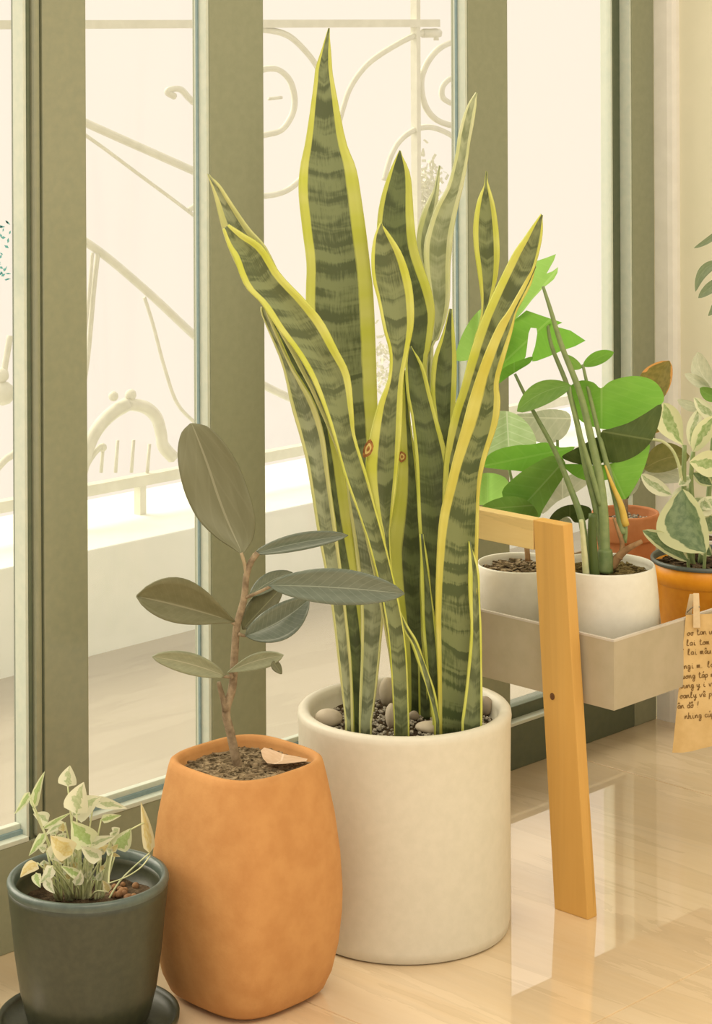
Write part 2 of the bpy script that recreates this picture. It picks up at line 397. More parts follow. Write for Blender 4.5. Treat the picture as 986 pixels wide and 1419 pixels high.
def oleaf(name, base, tip, hl, hr, mat, par, d0, d1, bend=0, cup=.2, arch=0, prof='ellip', th=.0016, n=16, fold=0.0):
    """leaf from base px to tip px; hl/hr half widths px on the left/right of the spine (looking base to tip)."""
    bx, by = base; tx, ty = tip; L_ = math.hypot(tx - bx, ty - by) or 1
    nx, ny = (ty - by) / L_, -(tx - bx) / L_           # left of direction in image (y down)
    V, UV, Fc = [], [], []; ss = (-1, -.75, -.4, -.12, 0, .12, .4, .75, 1); K = len(ss); f = PROF[prof]
    for i in range(n):
        t = i / (n - 1); b = bend * 4 * t * (1 - t)
        cx, cy = bx + (tx - bx) * t + nx * b, by + (ty - by) * t + ny * b
        d = d0 + (d1 - d0) * t + arch * 4 * t * (1 - t)
        w = max(f(t), .03) if 0 < i < n - 1 else .03
        for s in ss:
            h = (hl if s < 0 else hr) * w
            off = abs(s) * h
            sg = -1 if s < 0 else 1
            dd = d - cup * (s * s) * h * d / F - fold * abs(s) * h * d / F
            V.append(atd(cx - nx * off * sg, cy - ny * off * sg, dd)); UV.append(((s + 1) / 2, t))
    for i in range(n - 1):
        for k in range(K - 1):
            a = i * K + k; Fc.append((a, a + 1, a + K + 1, a + K))
    return solid(meshobj(name, V, Fc, mat, par, True, UV), th)
def pleaf(name, pts, mat, par, d, gx=0.0, gy=0.0, bulge=.012, th=.0016, axis=None, smooth=True, sub=3):
    """leaf of a free outline (px); gx, gy = depth change per px, so the blade leans in space."""
    if smooth:
        q = list(pts) + [pts[0]]; m = len(pts); out = []
        for i in range(m):
            p0, p1, p2, p3 = pts[i - 1], pts[i], pts[(i + 1) % m], pts[(i + 2) % m]
            for j in range(3):
                t = j / 3
                out.append(tuple(.5 * (2 * b + (c - a) * t + (2 * a - 5 * b + 4 * c - e) * t * t + (3 * b - a - 3 * c + e) * t ** 3) for a, b, c, e in zip(p0, p1, p2, p3)))
        pts = out
    cx = sum(p[0] for p in pts) / len(pts); cy = sum(p[1] for p in pts) / len(pts)
    ext = max(math.hypot(p[0] - cx, p[1] - cy) for p in pts)
    from mathutils.geometry import delaunay_2d_cdt
    m = len(pts)
    def inside(x, y):
        r = False
        for i in range(m):
            (x1, y1), (x2, y2) = pts[i], pts[i - 1]
            if (y1 > y) != (y2 > y) and x < (x2 - x1) * (y - y1) / (y2 - y1) + x1: r = not r
        return r
    def far(x, y):
        for i in range(m):
            (x1, y1), (x2, y2) = pts[i], pts[i - 1]; l2 = (x2 - x1) ** 2 + (y2 - y1) ** 2 or 1e-9
            t = max(0, min(1, ((x - x1) * (x2 - x1) + (y - y1) * (y2 - y1)) / l2))
            if (x - x1 - t * (x2 - x1)) ** 2 + (y - y1 - t * (y2 - y1)) ** 2 < 9: return False
        return True
    grid = []; st_ = max(5.0, ext / 9)
    yy = min(p[1] for p in pts)
    while yy < max(p[1] for p in pts):
        xx = min(p[0] for p in pts)
        while xx < max(p[0] for p in pts):
            if inside(xx, yy) and far(xx, yy): grid.append((xx, yy))
            xx += st_
        yy += st_
    r_ = delaunay_2d_cdt([Vector(p) for p in pts] + [Vector(p) for p in grid], [(i, (i + 1) % m) for i in range(m)], [], 1, 1e-5)
    co2, fc2 = r_[0], [f for f in r_[2] if inside(*(sum((r_[0][i] for i in f), Vector((0, 0))) / 3))]
    (ax0, ay0), (ax1, ay1) = axis if axis else ((cx, cy + ext), (cx, cy - ext))
    al = math.hypot(ax1 - ax0, ay1 - ay0); ux, uy = (ax1 - ax0) / al, (ay1 - ay0) / al
    uv = []; P = []
    for v in co2:
        x, y = v.x, v.y
        r = min(1, math.hypot(x - cx, y - cy) / ext)
        a = ((x - ax0) * ux + (y - ay0) * uy) / al; c = ((x - ax0) * uy - (y - ay0) * ux) / ext
        P.append(atd(x, y, d + gx * (x - cx) + gy * (y - cy) + bulge * r * r - .35 * bulge * math.exp(-(c / .12) ** 2)))
        uv.append((min(1, max(0, (c + 1) / 2)), a))
    return solid(meshobj(name, P, [tuple(f) for f in fc2], mat, par, True, uv), th)

def scatter(name, c, rad, n, mat, par, size, shape='chip', flat=.4, inner=0.0, sq=None):
    """uncountable crumbs on the soil: one mesh."""
    bm = bmesh.new()
    for _ in range(n):
        a = random.uniform(0, 2 * math.pi); r = rad * math.sqrt(random.uniform(inner, 1))
        q = sq(a, 0) if sq else 1
        s = size * random.uniform(.5, 1.4)
        g = bmesh.ops.create_cube(bm, size=s) if shape == 'chip' else bmesh.ops.create_icosphere(bm, subdivisions=1, radius=s * .5)
        mt = Matrix.Translation((c[0] + r * q * math.cos(a), c[1] + r * q * math.sin(a), c[2] + random.uniform(0, size * .3))) @ Matrix.Rotation(random.uniform(0, 6.3), 4, 'Z') @ Matrix.Rotation(random.uniform(-.4, .4), 4, 'X')
        if shape == 'chip': mt = mt @ Matrix.Diagonal((1.6, .35, .2, 1))
        else: mt = mt @ Matrix.Diagonal((1, random.uniform(.6, 1), .7, 1))
        bmesh.ops.transform(bm, matrix=mt, verts=g['verts'])
    return tag(bmobj(name, bm, mat, par), kind='stuff')
def soil_disc(name, c, r, mat, par, n=40, amp=.004, shape=None):
    V = [(c[0], c[1], c[2] + amp)]; Fc = []; R_ = 8
    for i in range(1, R_ + 1):
        for k in range(n):
            a = 2 * math.pi * k / n; q = shape(a, 0) if shape else 1
            rr = r * q * i / R_
            V.append((c[0] + rr * math.cos(a), c[1] + rr * math.sin(a), c[2] + random.uniform(-amp, amp)))
    for k in range(n): Fc.append((0, 1 + k, 1 + (k + 1) % n))
    for i in range(R_ - 1):
        for k in range(n):
            a = 1 + i * n + k; b = 1 + i * n + (k + 1) % n; Fc.append((a, a + n, b + n, b))
    return meshobj(name, V, Fc, mat, par, True)

# ================================================================== SETTING
W0 = 3.0                                             # inner face of the window frames
# floor of large wood-look tiles
fl = tag(box('floor', (-1.2, -0.6, -.03), (4.0, W0 + .12, -.0025), M['grout']), 'glossy pale wood-look tiled floor of the room', 'floor', kind='structure')
US, WS = (-1.142, .058, 1.258, 2.458, 3.658), (-.245, .955, 2.155, 3.355)
g = .0016
for i in range(len(US)):
    for j in range(len(WS)):
        u0 = US[i] + g; u1 = (US[i + 1] if i + 1 < len(US) else 4.0 + g) - g
        w0 = WS[j - 1] + g if j else -.6; w1 = min(WS[j] - g, W0 + .12)
        if u0 < 4.0: box('floor_tile', (u0, w0, -.012), (min(u1, 4.0), w1, 0), M['floor'], fl, .0008)
# right wall and its plaster bead
tag(box('wall_right', (4.0, -.6, -.03), (4.12, W0 + .12, 2.6), M['wall']), 'plain beige painted wall beside the window', 'wall', kind='structure')
bm = bmesh.new()
prof = [(4.0, 2.945), (3.992, 2.947), (3.985, 2.954), (3.982, 2.965), (3.982, 2.999), (4.0, 2.999)]
lo = [bm.verts.new((u, w, 0)) for u, w in prof]; hi = [bm.verts.new((u, w, 2.5)) for u, w in prof]
for k in range(len(prof)):
    k2 = (k + 1) % len(prof); bm.faces.new((lo[k], lo[k2], hi[k2], hi[k]))
bm.faces.new(lo[::-1]); bm.faces.new(hi); bmesh.ops.recalc_face_normals(bm, faces=bm.faces[:])
tag(bmobj('trim_1', bm, M['plaster']), 'white plaster corner bead between window frame and beige wall', 'trim', kind='structure')

# window panels: x positions of the stiles measured on the inner face
def uof(px, y=500): return atw(px, y, W0).x
TOP = 2.45
def window(name, label, u0, u1, sill, low=False):
    """panel from u0 (left stile's right edge) to u1 (this panel's right stile left edge)"""
    w = empty(name, ((u0 + u1) / 2, W0 + .04, 0), label, 'window', kind='structure')
    box('pane', (u0 - .012, W0 + .036, sill - .01), (u1 + .012, W0 + .042, TOP + .01), M['glass'], w)
    return w
u_p1a, u_p1b = uof(41), uof(121)
u_p2a, u_p2b = uof(292), uof(367)
u_p3a, u_p3b = uof(650), uof(705)
u_p4a, u_p4b = uof(877), 3.982
SILL, SILLR = .175, .092
w1 = window('window_1', 'tall glass pane with a teal sticker beside the moulded post', .9, u_p1a, SILL)
w2 = window('window_2', 'narrow glass pane between the moulded post and the wide grey post', u_p1b, u_p2a, SILL)
w3 = window('window_3', 'wide glass pane behind the snake plant', u_p2b, u_p3a, SILL)
w4 = window('window_4', 'clear glass pane next to the beige wall with a low sill', u_p3b, u_p4a, SILLR)
def stile(par, a, b, mat, z0=0.0, depth=.046, w=W0): return box('stile', (a, w, z0), (b, w + depth, TOP), mat, par, .0025)
stile(w2, u_p2a, u_p2b, M['frame']); stile(w3, u_p3a, u_p3b, M['frame']); stile(w4, u_p4a, u_p4b, M['frame'])
# moulded post (window_1): body, groove, ridge
stile(w1, u_p1a + .028, u_p1b, M['frame_gloss'])
box('stile', (u_p1a, W0 + .004, 0), (u_p1a + .006, W0 + .046, TOP), M['frame_dark'], w1, .001)
box('moulding', (u_p1a + .008, W0 - .004, .175), (u_p1a + .021, W0 + .03, TOP), M['frame_gloss'], w1, .005)
box('stile', (u_p1a + .006, W0 + .006, 0), (u_p1a + .03, W0 + .046, TOP), M['frame_dark'], w1)
box('bead_and_lit_side', (u_p1a - .006, W0 + .006, SILL), (u_p1a, W0 + .034, TOP), M['bead'], w1, .001)
for (w, u) in ((w2, u_p2a), (w3, u_p3a)):
    box('bead_and_lit_side', (u - .006, W0 + .002, SILL), (u, W0 + .034, TOP), M['bead'], w, .001)
    box('gasket', (u - .009, W0 + .022, SILL), (u - .005, W0 + .027, TOP), M['gasket'], w)
# inner stile of the last panel, set back
box('bead_and_lit_side', (u_p4a - .005, W0 + .002, SILLR), (u_p4a, W0 + .03, TOP), M['bead'], w4, .001)
pin = atw(848, 300, W0 + .033).x
box('stile', (pin, W0 + .03, SILLR), (u_p4a + .01, W0 + .06, TOP), M['frame_dark'], w4, .002)
box('bead_and_lit_side', (pin - .005, W0 + .031, SILLR), (pin, W0 + .06, TOP), M['bead'], w4, .001)
# bottom rails
for (w, a, b) in ((w1, .9, u_p1a), (w2, u_p1a, u_p2a), (w3, u_p2a, u_p3a)):
    box('bottom_rail', (a, W0 + (.001 if a > .9 else .0), 0), (b, W0 + .05, SILL - .004), M['frame'], w, .002)
    aa = a if a < 1 else (u_p1b if w is w2 else u_p2b)
    box('bead_and_lit_side', (aa, W0 - .001, SILL - .004), (b - .006, W0 + .018, SILL + .004), M['bead'], w, .0015)
    box('gasket', (aa, W0 + .016, SILL), (b - .006, W0 + .024, SILL + .011), M['gasket'], w)
    box('bead_and_lit_side', (aa, W0 + .022, SILL), (b - .006, W0 + .035, SILL + .02), M['bead'], w, .0015)
box('bottom_rail', (u_p3a, W0 + .001, 0), (u_p4a, W0 + .03, SILLR - .004), M['frame_dark'], w4, .002)
box('bead_and_lit_side', (u_p3b, W0, SILLR - .004), (u_p4a, W0 + .022, SILLR + .003), M['bead'], w4, .0015)
box('bottom_rail', (u_p3b, W0 + .022, 0), (u_p4a, W0 + .06, SILLR + .026), M['frame_dark'], w4, .002)
for (w, a, b) in ((w1, .9, u_p1a), (w2, u_p1a, u_p2a), (w3, u_p2a, u_p3a), (w4, u_p3a, u_p4b)):
    box('top_rail', (a, W0 + .0005, TOP), (b, W0 + .05, TOP + .12), M['frame'], w, .002)
stk = empty('sticker', atw(8, 345, W0 + .0355), 'teal cut-out sticker flecks stuck on the glass beside the moulded post', 'sticker')
rs = random.Random(3)
for k in range(46):
    px, py = rs.uniform(-22, 15), rs.uniform(300, 388)
    if px < 15 - abs(py - 345) * .0 and rs.random() < .9:
        a = rs.uniform(0, 3.1); l, h = rs.uniform(2, 5), rs.uniform(1, 2.2)
        P = [(px + l * math.cos(a) * sx - h * math.sin(a) * sy, py + l * math.sin(a) * sx + h * math.cos(a) * sy) for sx, sy in ((-1, -.3), (.2, -1), (1, .2), (-.1, .9))]
        V = [atw(x, y, W0 + .0357) for x, y in P] + [atw(x, y, W0 + .0348) for x, y in P]
        meshobj('fleck', V, [(7, 6, 5, 4), (0, 1, 2, 3), (0, 4, 5, 1), (1, 5, 6, 2), (2, 6, 7, 3), (3, 7, 4, 0)], M['teal'], stk)

# balcony outside
tag(box('floor_balcony', (-2, W0 + .12, -.03), (9, 4.28, -.002), M['deck']), 'pale wood-look balcony floor outside the glass', 'floor', kind='structure')
tag(box('wall_balcony', (-2, 4.28, -.03), (9, 4.74, .251), M['ledge'], None, .004), 'low pale concrete kerb carrying the iron railing outside', 'wall', kind='structure')
WR = 4.5
rl = empty('iron_railing', (3.4, WR, .251), 'glare-paled scrolled wrought iron railing on the kerb outside the glass', 'railing')
def rpx(px): return atw(px, 400, WR).x
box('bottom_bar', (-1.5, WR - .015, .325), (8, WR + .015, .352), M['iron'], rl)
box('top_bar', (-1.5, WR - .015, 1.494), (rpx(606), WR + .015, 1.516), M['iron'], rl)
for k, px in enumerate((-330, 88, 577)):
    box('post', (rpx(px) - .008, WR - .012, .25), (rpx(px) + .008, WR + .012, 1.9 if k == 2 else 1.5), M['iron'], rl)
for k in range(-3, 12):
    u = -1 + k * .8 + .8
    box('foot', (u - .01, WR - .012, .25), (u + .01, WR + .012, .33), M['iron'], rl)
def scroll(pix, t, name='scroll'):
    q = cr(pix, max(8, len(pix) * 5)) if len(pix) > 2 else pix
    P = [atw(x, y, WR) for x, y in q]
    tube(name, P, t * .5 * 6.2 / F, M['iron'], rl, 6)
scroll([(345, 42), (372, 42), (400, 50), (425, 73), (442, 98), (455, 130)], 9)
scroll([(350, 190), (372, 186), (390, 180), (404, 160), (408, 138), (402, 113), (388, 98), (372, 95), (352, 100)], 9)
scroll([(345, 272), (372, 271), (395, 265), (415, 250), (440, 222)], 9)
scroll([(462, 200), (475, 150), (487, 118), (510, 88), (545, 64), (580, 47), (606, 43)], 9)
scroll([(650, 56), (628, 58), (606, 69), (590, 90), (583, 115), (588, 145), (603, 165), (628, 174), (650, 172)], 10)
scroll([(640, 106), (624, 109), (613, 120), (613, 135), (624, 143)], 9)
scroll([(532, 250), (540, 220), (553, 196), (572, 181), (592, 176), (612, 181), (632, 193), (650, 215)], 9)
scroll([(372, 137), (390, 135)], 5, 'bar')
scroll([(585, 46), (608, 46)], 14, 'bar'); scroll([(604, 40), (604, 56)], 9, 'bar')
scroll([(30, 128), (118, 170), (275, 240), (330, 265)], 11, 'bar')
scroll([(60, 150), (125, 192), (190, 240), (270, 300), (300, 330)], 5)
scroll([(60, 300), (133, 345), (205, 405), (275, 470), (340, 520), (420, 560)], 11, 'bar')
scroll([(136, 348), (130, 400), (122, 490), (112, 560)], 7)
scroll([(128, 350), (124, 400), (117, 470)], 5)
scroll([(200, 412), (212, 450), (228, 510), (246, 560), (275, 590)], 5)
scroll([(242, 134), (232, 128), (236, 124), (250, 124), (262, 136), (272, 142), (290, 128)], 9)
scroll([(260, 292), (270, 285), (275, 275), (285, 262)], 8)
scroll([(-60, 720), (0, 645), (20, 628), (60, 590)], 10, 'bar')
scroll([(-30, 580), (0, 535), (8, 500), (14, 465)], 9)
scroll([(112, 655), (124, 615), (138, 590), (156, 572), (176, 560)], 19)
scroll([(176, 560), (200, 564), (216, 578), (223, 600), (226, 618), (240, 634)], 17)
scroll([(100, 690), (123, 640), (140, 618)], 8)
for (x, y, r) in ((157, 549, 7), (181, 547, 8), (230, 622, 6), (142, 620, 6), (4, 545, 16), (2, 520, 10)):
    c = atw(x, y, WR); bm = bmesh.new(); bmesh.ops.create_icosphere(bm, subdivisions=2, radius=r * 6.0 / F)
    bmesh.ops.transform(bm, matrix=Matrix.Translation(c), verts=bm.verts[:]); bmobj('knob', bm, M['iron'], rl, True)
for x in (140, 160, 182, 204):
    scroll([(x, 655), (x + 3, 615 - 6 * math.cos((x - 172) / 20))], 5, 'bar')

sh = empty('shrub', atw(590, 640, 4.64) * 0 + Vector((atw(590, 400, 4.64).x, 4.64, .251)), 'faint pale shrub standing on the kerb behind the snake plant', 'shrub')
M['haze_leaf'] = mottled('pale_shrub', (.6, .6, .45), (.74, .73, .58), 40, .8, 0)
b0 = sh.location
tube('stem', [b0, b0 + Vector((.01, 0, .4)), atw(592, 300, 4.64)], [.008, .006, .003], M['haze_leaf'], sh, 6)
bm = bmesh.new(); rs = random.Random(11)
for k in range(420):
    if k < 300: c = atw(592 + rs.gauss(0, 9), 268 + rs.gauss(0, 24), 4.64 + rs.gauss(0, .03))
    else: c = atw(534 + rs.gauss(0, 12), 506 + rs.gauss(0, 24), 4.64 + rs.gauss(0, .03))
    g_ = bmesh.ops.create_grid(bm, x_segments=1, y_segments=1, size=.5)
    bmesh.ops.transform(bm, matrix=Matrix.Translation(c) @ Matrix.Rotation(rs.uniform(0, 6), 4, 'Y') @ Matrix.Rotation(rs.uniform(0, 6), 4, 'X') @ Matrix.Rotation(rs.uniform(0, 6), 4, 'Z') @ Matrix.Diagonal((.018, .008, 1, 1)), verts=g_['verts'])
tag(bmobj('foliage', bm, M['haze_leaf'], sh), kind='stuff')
# ================================================================== SNAKE PLANT IN WHITE POT
DP = 3.82
pc = atd(560, 982, DP); PC = (pc.x, pc.y, 0)
sp_ = empty('potted_snake_plant', PC, 'tall yellow-edged snake plant in a large white cylinder pot', 'potted plant')
R = .1785
prof = [(.165, 0), (.172, .004), (.1745, .02), (.176, .25), (.177, .34), (R, .352), (.1775, .360), (.174, .3645), (.167, .3655), (.160, .362), (.156, .352), (.154, .325)]
lathe('pot', prof, PC, M['white_pot'], sp_, 96)
ZS = .331
soil_disc('soil', (PC[0], PC[1], ZS), .1545, M['soil'], sp_)
scatter('gravel', (PC[0], PC[1], ZS + .003), .148, 900, M['gravel'], sp_, .007, 'ico')
SN = M['snake']
def sl(ribs, d0, d1, mat, ml=.16, mr=.16, cup=.2, tilt=0.0):
    return ribs_leaf('leaf', ribs, mat, sp_, d0, d1, ml, mr, cup, th=.0035, tilt=tilt, zbase=ZS - .005)
sl([((455, 39), (456, 39)), ((439, 89), (459, 89)), ((435, 116), (463, 116)), ((424, 193), (478, 193)), ((416, 231), (492, 231)), ((414, 268), (499, 268)), ((419, 317), (506, 317)),
    ((425, 366), (512, 366)), ((424, 415), (517, 415)), ((428, 520), (521, 520)), ((440, 600), (523, 600)), ((462, 750), (525, 750)), ((482, 900), (522, 900)), ((490, 985), (518, 985))], 3.90, 3.95, SN[0], [.18, .15, .14, .12, .1], [.2, .2, .22, .2, .1], .12)
sl([((309, 318), (317, 311)), ((316, 342), (338, 325)), ((325, 359), (364, 343)), ((340, 397), (389, 381)), ((362, 420), (421, 415)), ((385, 455), (447, 446)), ((410, 487), (467, 485)), ((432, 525), (484, 521)),
    ((452, 574), (489, 574)), ((464, 610), (492, 606)), ((478, 660), (508, 660)), ((498, 715), (522, 712)), ((512, 757), (534, 757)), ((530, 830), (551, 830)), ((540, 900), (562, 900)), ((546, 1000), (566, 1000))], 3.72, 3.66, SN[1], [.25, .15, .13, .12, .07, .03, .02], [.3, .18, .2, .16, .07, .03, .02], .2)
sl([((287, 241), (289, 242)), ((292, 256), (304, 257)), ((298, 275), (318, 278)), ((304, 300), (333, 300)), ((312, 330), (348, 320)), ((325, 362), (368, 343)), ((345, 398), (388, 385)), ((370, 430), (400, 428)), ((440, 560), (455, 560)), ((500, 720), (510, 720)), ((538, 900), (545, 900)), ((548, 1000), (556, 1000))], 3.735, 3.675, M['snake_grey'], .25, .2, .25)
sl([((362, 425), (368, 428)), ((364, 440), (373, 438)), ((390, 501), (401, 503)), ((404, 562), (434, 558)), ((417, 608), (448, 603)), ((427, 650), (454, 650)), ((439, 727), (464, 727)), ((449, 780), (471, 780)), ((460, 841), (478, 841)), ((470, 925), (486, 925)), ((479, 1000), (488, 1000))], 3.715, 3.72, M['snake_grey'], [.1, .08, .06], [.25, .2, .12, .1], .3)
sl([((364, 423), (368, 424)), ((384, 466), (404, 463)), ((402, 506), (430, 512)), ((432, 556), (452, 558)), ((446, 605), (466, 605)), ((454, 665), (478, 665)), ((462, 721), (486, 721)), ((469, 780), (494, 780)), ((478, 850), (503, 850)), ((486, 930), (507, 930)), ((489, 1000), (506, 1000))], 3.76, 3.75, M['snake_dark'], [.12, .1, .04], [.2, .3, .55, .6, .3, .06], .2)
sl([((474, 630), (482, 630)), ((483, 700), (505, 700)), ((492, 760), (526, 760)), ((500, 835), (531, 832)), ((501, 900), (526, 900)), ((499, 960), (520, 960)), ((498, 1000), (514, 1000))], 3.74, 3.76, M['snake_grey'], [.12, .08, .06], [.06, .04, .04], .35)
sl([((527, 309), (528, 310)), ((519, 327), (537, 322)), ((515, 355), (555, 350)), ((517, 388), (567, 383)), ((524, 417), (572, 415)), ((532, 457), (572, 452)), ((540, 489), (565, 487)), ((538, 525), (558, 522)),
    ((524, 562), (557, 560)), ((514, 600), (555, 600)), ((507, 645), (551, 645)), ((514, 680), (547, 680)), ((524, 720), (542, 722)), ((533, 757), (540, 757)), ((545, 900), (552, 900)), ((550, 1000), (558, 1000))], 3.77, 3.72, SN[3], [.15, .06, .06, .2, .35, .2, .1], [.15, .2, .2, .25, .1, .1, .1], .22)
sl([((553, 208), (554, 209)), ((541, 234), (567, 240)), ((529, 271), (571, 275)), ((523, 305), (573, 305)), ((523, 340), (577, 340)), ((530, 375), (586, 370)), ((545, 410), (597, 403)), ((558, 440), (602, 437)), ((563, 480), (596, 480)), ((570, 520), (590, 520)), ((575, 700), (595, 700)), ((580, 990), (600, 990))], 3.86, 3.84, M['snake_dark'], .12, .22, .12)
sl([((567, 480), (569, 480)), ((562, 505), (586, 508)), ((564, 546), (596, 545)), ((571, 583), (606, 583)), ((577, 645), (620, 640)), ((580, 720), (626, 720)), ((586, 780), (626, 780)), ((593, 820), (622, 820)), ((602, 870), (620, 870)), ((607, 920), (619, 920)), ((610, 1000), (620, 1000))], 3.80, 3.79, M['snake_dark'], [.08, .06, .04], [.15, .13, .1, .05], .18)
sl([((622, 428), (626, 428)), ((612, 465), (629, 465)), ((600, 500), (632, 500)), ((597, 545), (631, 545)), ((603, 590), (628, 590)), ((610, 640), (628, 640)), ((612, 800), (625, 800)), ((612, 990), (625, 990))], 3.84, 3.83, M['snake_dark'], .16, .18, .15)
sl([((749, 297), (751, 298)), ((738, 312), (751, 315)), ((726, 330), (749, 335)), ((712, 350), (741, 368)), ((694, 385), (728, 400)), ((671, 435), (708, 442)), ((653, 485), (692, 490)), ((639, 538), (670, 540)), ((627, 573), (657, 580)), ((619, 615), (642, 620)), ((614, 660), (632, 660)), ((612, 800), (625, 800)), ((612, 990), (625, 990))], 3.80, 3.72, SN[0], [.2, .25, .3, .35, .4], [.1, .06, .06, .06], .2)
sl([((740, 368), (742, 369)), ((728, 388), (734, 395)), ((705, 430), (716, 430)), ((691, 449), (710, 455)), ((677, 478), (700, 490)), ((663, 515), (690, 530)), ((650, 555), (692, 556)), ((641, 590), (688, 588)), ((629, 633), (671, 640)), ((618, 680), (664, 680)), ((609, 721), (662, 737)), ((605, 786), (661, 786)), ((604, 851), (663, 860)), ((606, 900), (664, 920)), ((608, 1000), (665, 998))], 3.755, 3.69, M['snake_gold'], [.6, .6, .5, .42, .3, .2, .1, .06], [.1, .12, .2, .16, .06, .05, .05], .25)
sl([((649, 750), (651, 750)), ((649, 790), (662, 790)), ((650, 830), (664, 830)), ((652, 880), (666, 880)), ((646, 950), (667, 950)), ((640, 1000), (667, 1000))], 3.725, 3.735, SN[2], [.5, .3, .14, .05], .04, .3)
sl([((659, 128), (660, 129)), ((648, 145), (659, 145)), ((640, 168), (655, 172)), ((635, 190), (651, 195)), ((631, 217), (648, 217)), ((620, 258), (641, 256)), ((604, 287), (633, 290)), ((594, 315), (627, 322)), ((588, 340), (625, 345)), ((589, 375), (623, 372)), ((595, 412), (622, 415)), ((598, 440), (616, 445)), ((597, 470), (608, 468)), ((591, 500), (597, 500)), ((590, 700), (600, 700)), ((592, 990), (602, 990))], 3.88, 3.90, M['snake_pale'], .17, .17, .25)
sl([((608, 229), (609, 230)), ((601, 260), (607, 262)), ((587, 290), (604, 295)), ((578, 322), (599, 325)), ((578, 352), (596, 355)), ((587, 385), (598, 385)), ((592, 450), (600, 450)), ((594, 700), (600, 700)), ((594, 985), (600, 985))], 3.91, 3.95, M['snake_pale'], .3, .25, .2)
sl([((673, 237), (674, 238)), ((671.5, 253), (675.5, 254)), ((662, 278), (684, 283)), ((656.5, 310), (689, 313)), ((656.5, 337), (691, 340)), ((660, 363), (690.5, 363)), ((664, 390), (687, 390)), ((667, 420), (679, 420)), ((664, 450), (675, 450)), ((652, 500), (663, 500)), ((630, 700), (637, 700)), ((618, 990), (625, 990))], 3.86, 3.83, SN[2], .17, .2, .25)
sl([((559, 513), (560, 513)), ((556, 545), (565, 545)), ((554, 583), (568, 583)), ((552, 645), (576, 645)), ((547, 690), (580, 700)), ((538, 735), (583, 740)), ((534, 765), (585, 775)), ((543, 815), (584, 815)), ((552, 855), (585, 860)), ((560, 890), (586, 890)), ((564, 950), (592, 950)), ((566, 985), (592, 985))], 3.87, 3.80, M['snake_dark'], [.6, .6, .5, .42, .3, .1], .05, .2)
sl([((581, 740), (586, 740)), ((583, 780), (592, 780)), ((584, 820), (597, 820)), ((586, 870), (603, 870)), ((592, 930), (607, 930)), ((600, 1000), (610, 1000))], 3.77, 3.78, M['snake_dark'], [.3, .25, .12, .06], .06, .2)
sl([((551, 850), (555, 848)), ((560, 875), (566, 871)), ((571, 895), (577, 889)), ((583, 930), (591, 925)), ((594, 965), (602, 960)), ((602, 1000), (609, 998))], 3.745, 3.75, SN[2], [.4, .3, .15, .08], [.2, .1, .05], .2)
def scar(px, py, d, rx, ry, rot):
    for nm, k, mt, off in (('scar', 1.0, M['scar'], 0), ('scar_centre', .6, M['scar_pale'], -.0012), ('scar_core', .3, M['scar'], -.0024)):
        P = []
        for i in range(14):
            a = 2 * math.pi * i / 14; x, y = rx * k * math.cos(a), ry * k * math.sin(a) * (1 + .15 * math.cos(3 * a))
            P.append((px + x * math.cos(rot) - y * math.sin(rot), py + x * math.sin(rot) + y * math.cos(rot)))
        V = [atd(x, y, d + off - .001) for x, y in P] + [atd(x, y, d + off + .002) for x, y in P]
        meshobj(nm, V, [tuple(range(14)), tuple(range(27, 13, -1))] + [(i, i + 14, (i + 1) % 14 + 14, (i + 1) % 14) for i in range(14)], mt, sp_)
scar(510, 622, 3.732, 6.5, 13, .35); scar(557, 633, 3.815, 5.5, 7.5, 0)
# pebbles on the soil
pebs = [(455, 1006, 40, 26, 'pebble_tan', 'tan heart-shaped pebble lying against the rim of the white pot'),
        (583, 986, 31, 36, 'pebble_brown', 'large round grey-brown pebble among the snake plant leaves'),
        (537, 975, 24, 40, 'pebble_tan', 'tall pale pebble standing behind the snake plant stems'),
        (542, 1006, 18, 34, 'pebble_tan', 'tan pebble wedged beside the narrow front snake plant leaf'),
        (598, 1014, 44, 16, 'pebble_tan', 'long flat pebble half hidden by the front rim of the white pot'),
        (673, 990, 20, 28, 'pebble_brown', 'brown pebble at the rim beside the widest snake plant leaf'),
        (573, 998, 16, 14, 'pebble_brown', 'small brown pebble in front of the round grey-brown one')]
for (px, py, wp, hp, mt, lab) in pebs:
    c = atz(px, py, ZS + .002); d = (c - Vector((0, 0, H))).dot(FV); s = d / F
    bm = bmesh.new(); bmesh.ops.create_icosphere(bm, subdivisions=3, radius=1)
    for v in bm.verts:
        v.co *= 1 + .07 * math.sin(3 * v.co.x + px) * math.cos(2.5 * v.co.y + py)
    rx, rz = wp * s / 2, hp * s / 2
    mtx = Matrix.Translation(c + Vector((0, 0, rz * .82))) @ Matrix.Rotation(math.atan2(RV.y, RV.x), 4, 'Z') @ Matrix.Diagonal((rx, max(rx, rz) * .75, rz, 1))
    bmesh.ops.transform(bm, matrix=mtx, verts=bm.verts[:])
    tag(bmobj('pebble', bm, M[mt], None, True), lab, 'pebble', 'pebbles in the white pot')

